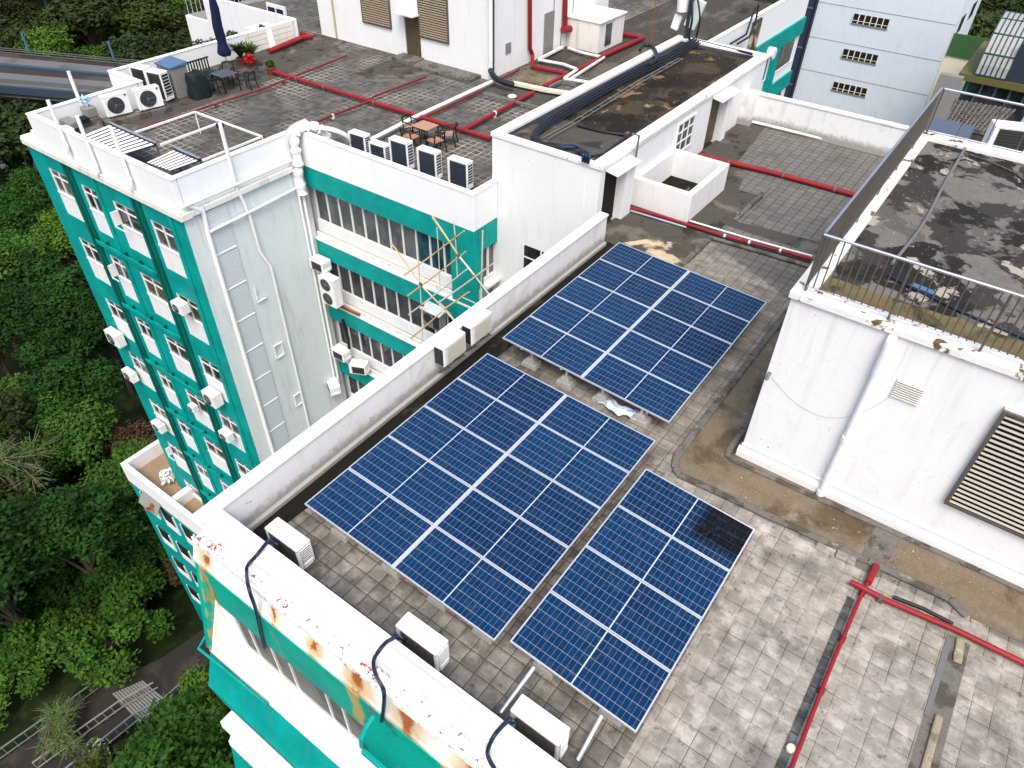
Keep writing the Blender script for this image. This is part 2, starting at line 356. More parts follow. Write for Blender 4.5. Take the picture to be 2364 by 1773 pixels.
def ledge_mat():   # white slab with rust blooms and flakes of the old red primer
    t = NT('rusty_white_slab', .75, spec=.3); p = t.pos(); w = t.noise(p, 3.2, 5, .65, col=True)
    pw = t.vm('ADD', p, t.vm('MULTIPLY', t.vm('SUBTRACT', w, (.5,.5,.5)), (.35,.35,.35)))
    cc = t.mix(t.rng(t.noise(t.vm('MULTIPLY', p, (1.2, 1, .6)), 1.5, 6, .6), .5, .72, 0, .5), (.80,.80,.78), (.56,.50,.40))
    for (x, r, col) in ((-8.75, .34, (.62,.45,.2)), (-5.9, .28, (.55,.30,.05)), (-4.95, .55, (.50,.30,.09)), (-3.9, .62, (.42,.32,.17)), (-2.62, .66, (.50,.33,.12)), (-6.9, .24, (.6,.5,.3)), (-.9, .5, (.45,.3,.1))):
        d = t.math('ABSOLUTE', t.math('SUBTRACT', t.sep(pw)[0], x))
        y = t.math('MULTIPLY', t.math('ABSOLUTE', t.math('SUBTRACT', t.sep(pw)[1], 2.98)), 1.3)
        dd = t.math('SQRT', t.math('ADD', t.math('MULTIPLY', d, d), t.math('MULTIPLY', y, y)))
        cc = t.mix(t.rng(dd, r, r*.25, 0, .8), cc, col)
        cc = t.mix(t.rng(dd, r*.32, r*.12, 0, .95), cc, (.28,.07,.01))
    return t.col(cc)
M['slab_rust'] = ledge_mat()
def flake_mat():
    t = NT('flaking_white_ledge', .7, spec=.3); p = t.pos()
    n = t.noise(p, 10, 6, .72); z = t.sep(p); band = t.rng(z[2], .62, .5)
    big = t.noise(t.vm('MULTIPLY', p, (1,1,0)), .9, 2)
    near = t.rng(z[0], -7.6, -8.9, 0, .05)
    m = t.math('MULTIPLY', t.rng(t.math('ADD', t.math('ADD', n, near), t.math('MULTIPLY', big, .35)), .755, .775), band)
    gr = t.math('ABSOLUTE', t.math('SUBTRACT', z[1], 3.47)); gr2 = t.math('ABSOLUTE', t.math('SUBTRACT', z[1], 3.555))
    cc = t.mix(t.rng(t.noise(t.vm('MULTIPLY', p, (.5,3,3)), 2, 5), .55, .8, 0, .35), (.80,.81,.80), (.5,.5,.47))
    wear = t.rng(t.noise(t.vm('MULTIPLY', p, (.6,9,1)), 1.4, 5, .6), .42, .62)
    cc = t.mix(t.math('MULTIPLY', t.math('MAXIMUM', t.rng(gr, .008, .003), t.rng(gr2, .006, .002)), wear), cc, (.10,.095,.09))
    cc = t.mix(t.math('MULTIPLY', t.rng(t.noise(t.vm('MULTIPLY', p, (.8,6,2)), 1.5, 6, .65), .52, .70), .35), cc, (.50,.49,.46))
    cc = t.mix(m, cc, t.mix(t.noise(p, 20, 2), (.30,.015,.012), (.20,.05,.03)))
    t.bump(m, .5, .01)
    return t.col(cc)
M['ledge'] = flake_mat()
def sill_mat():
    t = NT('soot_stained_sill', .8, spec=.2); p = t.pos(); x, y, z = t.sep(p); w = t.noise(p, 2.4, 6, .65)
    cc = t.mix(t.rng(t.noise(t.vm('MULTIPLY', p, (1,3,1)), 1.3, 6, .6), .48, .72, 0, .5), (.74,.73,.69), (.50,.44,.34))
    xx = t.math('ADD', x, t.math('MULTIPLY', w, 1.6))
    cc = t.mix(t.rng(xx, -4.6, -3.6, 0, .75), cc, (.42,.36,.27)); cc = t.mix(t.rng(xx, -4.1, -3.0, 0, .8), cc, (.12,.115,.11))
    j = t.math('ABSOLUTE', t.math('SUBTRACT', x, -6.9)); cc = t.mix(t.rng(j, .012, .006, 0, .8), cc, (.2,.19,.17))
    return t.col(cc)
M['sill_paint'] = sill_mat()
def louvre_strip():
    t = NT('white_ribbed_louvre', .6); p = t.pos(); z = t.sep(p)[2]
    fr = t.math('FRACT', t.math('DIVIDE', z, .1)); m = t.rng(fr, .35, .6)
    t.bump(t.rng(fr, .1, .6), .25, .03)
    return t.col(t.mix(m, (.56,.61,.63), (.64,.69,.71)))
M['ribbed'] = louvre_strip()
def leaf(name, a, b, obj_var=.5):
    a = tuple(x*.62 for x in a); b = tuple(x*.80 for x in b)
    t = NT(name, .7, spec=.12); o = t.obj(); oi = t.new('ShaderNodeObjectInfo').outputs['Random']
    n = t.noise(o, .9, 3, .6); n2 = t.noise(o, 6, 3, .6)
    f = t.math('ADD', t.math('MULTIPLY', t.rng(n, .35, .65), .55), t.math('MULTIPLY', n2, .45))
    c = t.mix(f, a, b)
    c = t.mix(t.math('MULTIPLY', t.rng(oi, .35, 1), obj_var), c, (b[0]*1.35+.004, b[1]*1.15, b[2]*.6))
    c = t.mix(t.math('MULTIPLY', t.rng(t.math('FRACT', t.math('MULTIPLY', oi, 7.31)), .5, 1), .5), c, tuple(x*.55 for x in a))
    return t.col(c)
M['leaf'] = leaf('broad_leaf', (.010,.040,.008), (.034,.105,.014))
M['leaf_olive'] = leaf('olive_leaf', (.022,.040,.010), (.070,.090,.018), .3)
M['leaf_bright'] = leaf('bright_leaf', (.026,.085,.012), (.085,.190,.022), .3)
M['leaf_far'] = leaf('far_leaf', (.016,.036,.010), (.048,.074,.020))
M['bark'] = plain('bark', (.075,.058,.040), .9, var=.35)
M['bark_pale'] = plain('pale_bark', (.17,.17,.11), .9, var=.25)

# ---------------------------------------------------------------- small builders
def pipe(name, pts, r, mat, label, cat='pipe', group=None, n=10, smooth=0, clamps=None):
    mb = MB().tube(pts, r, n, smooth); 
    for p in (pts[1:-1] if not smooth else []):
        pass
    o = mb.build(name, mat, smooth=True); tag(o, label, cat, group)
    if clamps:
        cm, ts = clamps
        for t in ts:
            L = [(Vector(pts[i+1])-Vector(pts[i])).length for i in range(len(pts)-1)]; d = t*sum(L); i = 0
            while i < len(L)-1 and d > L[i]: d -= L[i]; i += 1
            a = Vector(pts[i]); u = (Vector(pts[i+1])-a).normalized(); c = a + u*d
            MB().tube([c-u*.03, c+u*.03], r*1.22, n).box(c.x-.05, c.x+.05, c.y-.05, c.y+.05, c.z-r-.10, c.z-r*.8).build('clamp', cm, o)
    return o

def louvre_box(mb, x0, x1, z0, z1, n, y=0.0, d=.03, t=.45):
    st = (z1-z0)/n
    for i in range(n):
        z = z0+st*(i+.5)
        mb.hexa([(x0,y-d,z-st*.42),(x1,y-d,z-st*.42),(x1,y,z-st*.05),(x0,y,z-st*.05)], [(x0,y-d,z-st*.42+st*.16),(x1,y-d,z-st*.42+st*.16),(x1,y,z-st*.05+st*.16),(x0,y,z-st*.05+st*.16)])
    return mb

def make_condenser(name, w, d, h, fans=0, coil='grille', back=True, side=True, sideMat='gloss_white', blue=False, feet=True):
    """outdoor AC unit, front (fan side) faces -y, centred on x,y; base at z=0"""
    t = thing(name, '', 'air conditioner'); t.location = (0,0,0)
    z0 = .07 if feet else 0
    MB().box(-w/2, w/2, -d/2, d/2, z0, z0+h).build('casing', M['gloss_white'], t, bevel=.025)
    sm_ = MB().box(-w/2-.003,w/2+.003,-d/2-.003,-d/2+.001,z0+h-.045,z0+h-.038).box(w/2-.001,w/2+.003,-d/2+.001,d/2,z0+h-.045,z0+h-.038).box(-w/2+.10,-w/2+.104,-d/2-.003,-d/2+.001,z0+.02,z0+h-.046)
    sm_.build('panel_seam', M['grey_conduit'], t)
    if not fans: MB().box(w/2-.001,w/2+.03,-d/2+.06,d/2-.06,z0+.03,z0+.16).build('valve_cover', M['gloss_white'], t, bevel=.012)
    g = MB(); 
    if fans:
        for i in range(fans):
            cz = z0 + h*(i+.5)/fans; R = min(w*.36, h/fans*.40)
            MB().cyl((-.06*w, -d/2-.012, cz), (-.06*w, -d/2+.01, cz), R, 28).build('fan_grille', M['fan'], t)
            fm = MB()
            for k in range(5):
                r = R*(k+1)/5.0
                fm.tube([(-.06*w + r*math.cos(a), -d/2-.016, cz + r*math.sin(a)) for a in [2*math.pi*j/24 for j in range(25)]], .004, 4)
            for a in range(3):
                aa = a*2.1; fm.beam((-.06*w,-d/2-.014,cz), (-.06*w+R*.9*math.cos(aa), -d/2-.014, cz+R*.9*math.sin(aa)), .05, .004)
            fm.cyl((-.06*w,-d/2-.02,cz), (-.06*w,-d/2-.012,cz), R*.18, 14)
            fm.build('fan_guard', M['grey_conduit'], t)
    else:
        MB().box(-w/2+.12, w/2-.05, -d/2-.006, -d/2+.01, z0+.05, z0+h-.06).build('coil', M[coil], t)
        gm = MB()
        for i in range(11):
            z = z0+.05+(h-.11)*(i+.5)/11; gm.beam((-w/2+.12,-d/2-.010,z), (w/2-.05,-d/2-.010,z), .004, .004)
        gm.build('guard_wire', M['dark_steel'], t)
    if side:
        MB().box(w/2-.01, w/2+.004, -d/2+.05, d/2-.05, z0+.06, z0+h-.08).build('side_vent', M[coil] if sideMat == 'gloss_white' else M[sideMat], t)
        sm = MB()
        for i in range(9):
            z = z0+.09+(h-.17)*i/8.0; sm.box(w/2+.002, w/2+.012, -d/2+.05, d/2-.05, z-.009, z+.009)
        sm.build('side_slats', M['gloss_white'] if sideMat == 'gloss_white' else M['grey_conduit'], t)
    if back:
        MB().box(-w/2+.08, w/2-.08, d/2-.01, d/2+.005, z0+.05, z0+h-.06).build('back_coil', M['grille'], t)
    if feet:
        for s in (-1, 1): MB().box(s*w*.33-.03, s*w*.33+.03, -d/2-.02, d/2+.02, 0, .072).build('foot', M['dark_steel'], t)
    if blue: MB().cyl((w/2-.12, -d/2-.012, z0+h-.08), (w/2-.12, -d/2+.005, z0+h-.08), .045, 14).build('sticker', M['lid_blue'], t)
    return t

# ================================================================ SETTING
GZ = -38.0
g = MB(); N = 26
xs = [-420 + i*24 for i in range(N)]; 
gx = [(-1200), *[-420+24*i for i in range(22)], 200, 1200]; gy = [-1200, -300, *[-96+24*i for i in range(20)], 600, 1600]
vs = [(x, y, GZ + (random.uniform(-.5,.5) if abs(x) < 400 and abs(y) < 400 and not (-70 < x < 30 and -30 < y < 60) else 0)) for y in gy for x in gx]
nx = len(gx)
g.add(vs, [(j*nx+i, j*nx+i+1, (j+1)*nx+i+1, (j+1)*nx+i) for j in range(len(gy)-1) for i in range(nx-1)])
struct('ground', g, M['soil'], smooth=True)

# ================================================================ FRONT BUILDING (solar roof)
fb = thing('roof_terrace_building', 'white and teal building carrying the solar panels on its tiled roof', 'building', (-1, 12, GZ))
XL = -9.05
MB().box(XL+.02, 12, 3.3, 29.2, GZ, -.03).build('wall', M['white_cool'], fb)
d = MB().poly([(-8.79,3.5,0),(12,3.5,0),(12,29.2,0),(-9.35,29.2,0),(-9.35,17.2,0),(-8.79,17.2,0)]); d.build('roof_deck', M['tile_front'], fb)
def sheet(name, pts, mat, z=.004, parent=None):
    return MB().poly([(p[0], p[1], z) for p in pts]).build(name, mat, parent or fb)
sheet('light_tiling', [(-3.15,4.0),(.86,4.0),(.86,5.6),(.88,9.3),(.86,10.0),(-1.8,10.0),(-3.15,10.0)][:0] or [(-1.02,3.5),(12,3.5),(12,10.05),(-3.1,10.05),(-3.1,9.5),(-1.02,9.5)], M['tile_right'])
sheet('grey_tiling', [(-6.3,17.35),(-3.2,17.4),(-3.2,20.5),(-6.35,20.5)], M['tile_terr'], .006)
sheet('upper_tiling', [(-7.9,25.2),(-8.3,28.95),(-2.3,28.95),(-2.3,23.1),(-7.0,23.1),(-7.3,24.6)], M['tile_terr'], .006)
q = win(1564,0,800)
sheet('screed', [(-8.78,17.2),(-9.35,17.25),(-9.35,29.1),(-2.2,29.1),(-2.2,20.35),(-3.2,17.6),(-8.0,17.6)], M['screed'], .003)
sheet('lower_tiling', [(-5.95,21.1),(-2.3,21.1),(-2.3,22.95),(-6.3,22.95)][:0] or [P(*q(380,1415))[:2], P(*q(880,1540))[:2], (-2.3,21.1), (-2.3,23.0), P(*q(1110,1262))[:2], P(*q(640,1180))[:2]], M['tile_terr'], .007)
sheet('stained_patch', [(-8.1,16.0),(-5.4,16.0),(-5.6,17.2),(-5.9,18.0),(-7.0,18.6),(-7.9,18.2),(-8.5,17.4),(-8.5,16.4)], M['stained'], .007)
q5 = win(1100,400,800)
sheet('array_tiling', [(-6.9,10.2),(-3.1,10.2),(-3.1,17.6),P(*q5(1500,440))[:2],P(*q5(1340,590))[:2],(-6.9,16.0)], M['tile_mid'], .009)
b = MB(); a0 = P(*q5(1315,585)); a1 = P(*q5(1500,410)); b.beam((a0.x,a0.y,.03),(a1.x,a1.y,.03), .16, .06)
a0 = P(*q(365,1410)); a1 = P(*q(580,1200)); b.beam((a0.x,a0.y,.03),(a1.x,a1.y,.03), .14, .06); b.build('cement_ridge', M['kerb'], fb, bevel=.02)
# gutters: black strip along the long parapet, wet brown one round the rooftop room
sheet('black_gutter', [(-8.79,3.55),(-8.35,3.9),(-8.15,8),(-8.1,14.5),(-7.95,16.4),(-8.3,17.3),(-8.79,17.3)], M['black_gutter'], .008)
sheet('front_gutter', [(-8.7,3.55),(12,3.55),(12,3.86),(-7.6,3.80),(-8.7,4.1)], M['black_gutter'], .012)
sheet('wet_gutter', [(-3.05,17.2),(-3.05,10.3),(-2.8,10.12),(2.45,10.35),(2.7,10.15),(12,10.15),(12,11.4),(-2.08,11.4),(-2.08,17.2)], M['brown_wet'], .010)
k = MB()
def rib(pts, w, h, mb):
    for i in range(len(pts)-1):
        mb.beam((pts[i][0],pts[i][1],h/2),(pts[i+1][0],pts[i+1][1],h/2), w, h)
rib([(-3.10,17.2),(-3.12,10.5),(-3.0,10.18),(-2.8,10.05)], .16, .07, k); rib([(-2.85,10.06),(.9,10.24),(2.3,10.30),(2.62,10.12)], .15, .07, k)
rib([(-2.28,17),(-2.30,11.25),(-2.2,11.12),(2.6,11.28),(12,11.3)], .12, .05, k)
k.build('gutter_kerb', M['kerb'], fb, bevel=.03, smooth=True)
sheet('grey_slab', [(.75,10.0),(1.15,10.0),(1.3,11.2),(.8,11.2)], M['kerb'], .016)
# slots for the pipes, lower right
sheet('pipe_slot', [(.82,9.3),(.95,9.3),(.96,3.6),(.82,3.6)], M['slot_dark'], .008)
sheet('side_channel', [(2.42,9.6),(2.78,9.6),(2.80,3.6),(2.42,3.6)], M['kerb'], .008)
sheet('channel_flashing', [(2.42,9.5),(2.52,9.5),(2.50,7.9),(2.42,7.9)], M['grey_conduit'], .020)
MB().beam((2.62,8.0,.03),(2.62,3.6,.03),.12,.06).beam((2.62,9.6,.03),(2.66,9.1,.03),.14,.06).build('cement_fill', M['tan_fill'], fb, bevel=.03)
MB().box(.38,.72,9.98,10.24,0,.06).box(.02,.36,9.95,10.22,0,.03).build('loose_tile', M['tile_right'], fb, bevel=.01)
# long parapet
pp = MB().box(XL, -8.80, 3.25, 17.15, -.6, .93); pp.box(XL-.02, -8.77, 3.2, 17.17, .93, 1.0)
pp.prism([(0,0)]*0 or [(-8.80,3.6),(-8.70,3.6),(-8.70,17.1),(-8.80,17.1)], 0, .12); pp.build('parapet', M['white_low'], fb, bevel=.018)
# front parapet and facade (section follows the stepped cornice)
MB().prof([(3.58,0),(3.60,.93),(3.28,.95),(3.28,.88),(3.24,.86),(3.24,.5),(3.06,.48),(3.04,.56),(3.0,.56),(2.99,.40),(3.05,.38),(3.1,0)], XL, 12).build('front_parapet', M['ledge'], fb, bevel=.012)
MB().prof([(3.1,.39),(3.03,.37),(2.93,.05),(2.90,.0),(2.90,-.10),(3.1,-.10)], XL-.05, 12).build('cornice_slab', M['slab_rust'], fb)
fr = MB().prof([(3.3,-.10),(2.885,-.10),(2.885,-1.28),(3.05,-1.28),(3.3,-1.28)], XL, 12)
fr.build('fascia', M['teal_rust'], fb)
MB().hexa([(XL,2.88,-.12),(XL+.18,2.88,-.12),(XL+.18,3.3,-.12),(XL,3.3,-.12)][::-1], [(XL,2.88,-.12)]*4) if False else None
MB().add([(XL-.03,2.89,-.12),(XL-.03,2.40,-2.45),(XL-.03,3.3,-2.45),(XL-.03,3.3,-.12),(XL+.13,2.89,-.12),(XL+.13,2.40,-2.45),(XL+.13,3.3,-2.45),(XL+.13,3.3,-.12)],
         [(0,1,2,3),(7,6,5,4),(0,4,5,1),(1,5,6,2),(2,6,7,3),(3,7,4,0)]).build('end_fin', M['teal_rust'], fb, bevel=.02)
MB().add([(XL+.131,2.89,-1.2),(XL+.131,2.42,-2.45),(XL+.131,3.2,-2.45),(XL+.131,3.2,-1.2),(XL+.18,2.89,-1.2),(XL+.18,2.44,-2.45),(XL+.18,3.2,-2.45),(XL+.18,3.2,-1.2)],
         [(0,1,2,3),(7,6,5,4),(0,4,5,1),(1,5,6,2),(2,6,7,3),(3,7,4,0)]).build('fin_lining', M['white_old'], fb)
MB().box(XL+.2, XL+.62, 2.895, 3.2, -2.5, -1.285).build('reveal', M['white'], fb)
MB().prof([(3.3,-2.42),(2.92,-2.46),(2.45,-2.52),(2.42,-2.62),(2.5,-2.7),(3.3,-2.7)], XL, 12).build('sill', M['sill_paint'], fb)
MB().prof([(2.46,-2.62),(2.16,-3.46),(2.10,-3.6),(2.2,-4.6),(3.3,-4.9),(3.3,-2.72),(2.6,-2.72)], XL-.03, 12).build('lower_band', M['teal'], fb)
MB().prof([(3.3,-5.1),(1.96,-5.1),(1.94,-5.35),(3.3,-5.4)], XL-.05, 12).prof([(3.3,-5.41),(2.1,-5.5),(1.88,-5.75),(1.86,-5.95),(3.3,-6.1)], XL+.1, 12).build('lower_slab', M['white'], fb)
MB().prof([(3.3,-6.12),(1.90,-6.12),(1.7,-7.4),(3.3,-7.6)], XL, 12).build('second_band', M['teal'], fb)
MB().prof([(3.3,-7.62),(1.55,-7.62),(1.5,-7.9),(3.3,-8)], XL, 12).build('second_slab', M['white'], fb)
MB().box(XL+.62, 12, 2.93, 3.0, -2.46, -1.285).build('window', M['glass_front'], fb)
x = XL+.62; i = 0
wf = MB()
while x < 2:
    w_ = wf.box(x, x+.045, 2.895, 2.93, -2.45, -1.285); x += (.42, .62, .50, .95)[i % 4]; i += 1
wf.box(XL+.62, 12, 2.897, 2.93, -2.45, -2.41).box(XL+.62, 12, 2.897, 2.93, -1.33, -1.284).build('window_frame', M['alu'], fb)
q7 = win(650,1300,700)
# rusted teal canopy hood under the fascia
hx = PY(*q7(560,960), 2.7)
ho = thing('canopy_hood', 'stained teal canopy hood projecting over the lower windows, with a rounded left end', 'canopy', (hx.x, 2.7, -.5))
hp = [(2.884,-.36),(2.74,-.44),(2.62,-.60),(2.57,-.80),(2.53,-.80),(2.56,-.58),(2.70,-.40),(2.884,-.31)]
MB().prof(hp, hx.x, 12).build('hood', M['hood'], ho, smooth=True)
MB().prof([(2.884,-.30),(2.69,-.38),(2.54,-.57),(2.50,-.84),(2.56,-.88),(2.884,-.80)], hx.x-.07, hx.x+.02).build('end_cap', M['teal'], ho, bevel=.03)
MB().prof([(2.58,-.88),(2.46,-.90),(2.46,-.78),(2.58,-.79)], hx.x+.02, 12).build('hood_lip', M['teal'], ho, bevel=.02)
# gutter pipe below sill, left
pipe('drain_rail', [(-9.25,2.62,-2.35),(-9.2,2.30,-2.50),(-8.0,2.36,-2.55),(-7.2,2.38,-2.52)], .03, M['teal'], 'thin teal rail along the lower facade ledge at the near left corner')

# ---------------------------------------------------------------- stair block
sb = thing('stair_block', 'long white rooftop stair block with dark stained roof and black cables on it', 'building', (-11.4, 24, -.0))
SX0, SX1, SY0, SY1, ST = -13.4, -9.42, 17.6, 30.7, 2.10
w = MB().box(SX0, SX1-.5, SY0+.02, SY1, GZ, ST-.1)
w.box(SX1-.5, SX1, SY0+.02, 17.9, -.1, ST-.1); w.box(SX1-.5, SX1, 18.75, 25.5, -.1, ST-.1); w.box(SX1-.5, SX1, 26.5, SY1, -.1, ST-.1)
w.box(SX1-.5, SX1, 17.9, 18.75, 1.92, ST-.1); w.box(SX1-.5, SX1, 25.5, 26.5, 1.92, ST-.1)
w.box(SX0, SX1-.5, SY0, SY0+.02, GZ, ST-.1)
w.build('wall', M['white'], sb)
MB().box(SX0+.3, SX1-.35, SY0+.25, SY1-.3, ST-.14, ST-.06).build('roof', M['brown_roof'], sb)
MB().poly([(SX0+.32,SY0+.22,ST-.052),(SX0+.62,SY0+.22,ST-.052),(SX0+.50,24,ST-.052),(SX0+.62,28,ST-.052),(SX0+.45,SY1-.3,ST-.052),(SX0+.32,SY1-.3,ST-.052)]).poly([(SX1-.36,SY0+.22,ST-.052),(SX1-.36,SY1-.3,ST-.052),(SX1-.50,SY1-.3,ST-.052),(SX1-.44,24,ST-.052),(SX1-.62,20,ST-.052),(SX1-.58,SY0+.22,ST-.052)]).poly([(SX0+.5,SY1-.7,ST-.05),(SX1-.4,SY1-.75,ST-.05),(SX1-.4,SY1-.29,ST-.05),(SX0+.5,SY1-.29,ST-.05)]).build('tar_strip', M['tar'], sb)  # uneven black strips along the inner kerb edges
kb = MB().box(SX0-.05, SX0+.32, SY0-.03, SY1+.1, ST-.099, ST+.05).box(SX1-.36, SX1+.06, SY0-.03, SY1+.1, ST-.101, ST+.04).box(SX0+.32, SX1-.36, SY0-.03, SY0+.22, ST-.099, ST+.035).box(SX0+.32, SX1-.36, SY1-.28, SY1+.1, ST-.099, ST+.045)
kb.build('roof_kerb', M['flaky_white'], sb, bevel=.02)
MB().poly([(SX0+.5,17.9,ST-.05),(SX1-.5,17.9,ST-.05),(SX1-.6,20.0,ST-.05),(-12.2,20.1,ST-.05),(-12.9,19.0,ST-.05)]).build('pale_roof_patch', M['screed'], sb)
MB().box(SX1-.08, SX1-.04, 17.9, 18.75, 0, 1.92).build('door', M['black'], sb)
MB().box(SX1-.12, SX1-.08, 25.5, 26.5, 0, 1.92).build('door', M['door_brown'], sb)
for (y0, y1, dx) in ((18.78,19.35,.26),(26.52,26.9,.24)): MB().box(SX1, SX1+dx, y0, y1, -.05, 1.85).build('pilaster', M['white'], sb, bevel=.015)
for (y0, y1) in ((17.85, 19.3), (25.4, 27.0)):
    MB().hexa([(SX1,y0,ST-.20),(SX1+.42,y0+.05,ST-.30),(SX1+.46,y1,ST-.30),(SX1,y1,ST-.20)], [(SX1,y0,ST-.18),(SX1+.42,y0+.05,ST-.28),(SX1+.46,y1,ST-.28),(SX1,y1,ST-.18)]).build('door_canopy', M['white_old'], sb)
wi = MB(); y0, y1, z0, z1 = 22.7, 24.1, .62, 1.78
wi.box(SX1, SX1+.05, y0, y1, z0, z0+.06).box(SX1, SX1+.05, y0, y1, z1-.06, z1).box(SX1, SX1+.05, y0, y0+.06, z0+.06, z1-.06).box(SX1, SX1+.05, y1-.06, y1, z0+.06, z1-.06)
for f in (.33, .66): wi.box(SX1, SX1+.04, y0+(y1-y0)*f-.02, y0+(y1-y0)*f+.02, z0+.06, z1-.06)
for f in (.36, .68): wi.box(SX1, SX1+.036, y0+.06, y1-.06, z0+(z1-z0)*f-.02, z0+(z1-z0)*f+.02)
wo = wi.build('window', M['white'], sb); MB().box(SX1-.01, SX1+.012, y0+.05, y1-.05, z0+.05, z1-.05).build('pane', M['glass_grey'], wo)
# window low on the courtyard face
wi = MB(); a = (-12.03, -10.7, -2.5, -1.40)
wi.box(a[0]-.06,a[0],SY0-.04,SY0,a[2],a[3]).box(a[0],a[1],SY0-.04,SY0,-1.86,-1.82).box(-11.35,-11.31,SY0-.041,SY0,a[2],a[3])
wo = wi.build('window', M['white'], sb); MB().box(a[0],a[1],SY0-.015,SY0+.01,a[2],a[3]).build('pane', M['glass_dark'], wo)
q8 = win(1000,0,800)
pipe('vent_pipe', [PX(*q8(1325,900),SX1+.06), PX(*q8(1745,620),SX1+.06), PX(*q8(1735,600),SX1+.1)], .035, M['white'], 'thin white pipe running under the eave of the long stair block')
pipe('wall_conduit', [PX(*q8(1275,855),SX1+.08), PX(*q8(1315,865),SX1+.10), PX(*q8(1245,1330),SX1+.05)], .03, M['grey_conduit'], 'dark vertical conduit beside the near door of the stair block')
# ---------------------------------------------------------------- end parapet of the terrace
o = MB().box(SX1, -2.0, 29.0, 29.22, -.3, 1.12); o.box(SX1, -2.0, 28.97, 29.25, 1.12, 1.2); o.box(SX1, SX1+.55, 28.6, 29.0, -.1, 1.22)
ep = o.build('terrace_wall', M['white_low'], bevel=.015); tag(ep, 'stained white wall closing the far end of the grey tiled terrace', 'wall')
pipe('skirting_pipe', [P(*q(425,765),.08), P(*q(900,880),.08), P(*q(1360,970),.08)], .055, M['gloss_white'], 'white pipe along the foot of the far terrace wall')
# ---------------------------------------------------------------- planter box
pb = MB(); x0,x1,y0,y1 = SX1-.02,-7.38,19.85,22.75
pb.box(x0,x1,y0,y0+.2,0,.95).box(x0,x1,y1-.2,y1,0,.95).box(x1-.2,x1,y0+.2,y1-.2,0,.95).box(x0,x0+.15,y0+.2,y1-.2,0,.95)
ptg = thing('planter_box', 'empty white walled box built against the long stair block', 'planter', ((x0+x1)/2,(y0+y1)/2,0)); pb.build('wall', M['white'], ptg, bevel=.02); MB().box(x0+.15,x1-.2,y0+.2,y1-.2,-.0,.05).build('bottom', M['black_gutter'], ptg)  # dark bottom colour deepens the shade inside the box

# ================================================================ RIGHT ROOFTOP ROOM
rb = thing('rooftop_room', 'white rooftop room with a stained black lichen roof at the right edge', 'building', (2, 15.5, 0))
RX, RY0, RY1, RT = -2.08, 11.4, 20.3, 4.18
MB().box(RX, 13, RY0, RY1, -.1, RT-.15).build('wall', white('room_render', amount=.25, top=RT), rb, bevel=.01)
MB().prof([(RY0,0),(RY0-.08,0),(RY0-.08,.17),(RY0-.05,.22),(RY0,.26)], RX-.06, 13).prof([(RY0,.30),(RY0-.03,.30),(RY0-.03,.34),(RY0,.35)], RX-.02, 13).build('plinth', M['white'], rb)
MB().box(RX+.3, 13, RY0+.3, RY1-.3, RT-.16, RT-.08).build('roof', M['lichen_roof'], rb)
kk = MB().box(RX-.05, 13, RY0-.06, RY0+.34, RT-.149, RT).box(RX-.05, RX+.34, RY0+.34, RY1-.3, RT-.149, RT-.004).box(RX-.05, 13, RY1-.3, RY1+.1, RT-.149, RT+.01)
kk.build('roof_kerb', M['flaky_kerb'], rb, bevel=.02)
MB().prof([(RY0+.34,RT-.079),(RY0+.34,RT-.02),(RY0+.95,RT-.075)], RX+.34, 13).build('roof_fillet', patchy('yellow_lichen', [(.30,.24,.12), ((.07,.06,.04), .5), ((.45,.38,.22), .62)], 1.2, sharp=.12), rb)
# louvre
lv = MB(); lx0, lx1, lz0, lz1 = 1.62, 4.6, 1.2, 3.38
lv.box(lx0-.06,lx0,RY0-.10,RY0,lz0-.06,lz1+.06).box(lx0,lx1,RY0-.10,RY0,lz1,lz1+.06).box(lx0,lx1,RY0-.10,RY0,lz0-.06,lz0)
lo = lv.build('louvre', M['dark_steel'], rb, bevel=.004)
MB().box(lx0,lx1,RY0-.012,RY0-.002,lz0,lz1).build('backing', M['black'], lo)
sl = MB(); ns = 21
for i in range(ns):
    z = lz0+(lz1-lz0)*(i+.5)/ns
    sl.hexa([(lx0,RY0-.095,z-.020),(lx1,RY0-.095,z-.020),(lx1,RY0-.062,z+.0),(lx0,RY0-.062,z+.0)],[(lx0,RY0-.095,z-.010),(lx1,RY0-.095,z-.010),(lx1,RY0-.062,z+.010),(lx0,RY0-.062,z+.010)])
sl.build('slats', plain('beige_slat', (.50,.47,.41), .5, var=.1), lo)
MB().box(lx0-.06,lx1,RY0-.06,RY0-.001,lz1+.062,lz1+.09).build('louvre_hood', M['white_old'], rb)
vt = MB(); 
vo = MB().box(-.0,.46,RY0-.02,RY0-.001,2.84,3.24).build('air_vent', M['white_old'], rb)
for i in range(8): vt.box(.02,.44,RY0-.045,RY0-.02,2.875+i*.046,2.895+i*.046)
vt.build('slats', M['white_old'], vo)
MB().box(.02,.44,RY0-.024,RY0-.0205,2.86,3.22).build('backing', M['black'], vo)
q9 = win(1700,700,664,2003)
dp = thing('downpipe', 'fat white downpipe on the front wall of the right rooftop room', 'pipe', (-.33, 11.25, 0))
MB().tube([(-.34,RY0+.0,3.98),(-.34,RY0-.10,3.93),(-.33,RY0-.10,3.8),(-.33,RY0-.10,3.3)], .085, 14).build('elbow', M['gloss_white'], dp, smooth=True)
MB().tube([(-.33,RY0-.10,3.3),(-.33,RY0-.10,.06)], .07, 14).build('shaft', M['gloss_white'], dp, smooth=True)
for z in (3.3, 1.65, .12): MB().tube([(-.33,RY0-.10,z-.07),(-.33,RY0-.10,z+.05)], .086, 14).build('collar', M['gloss_white'], dp, smooth=True)
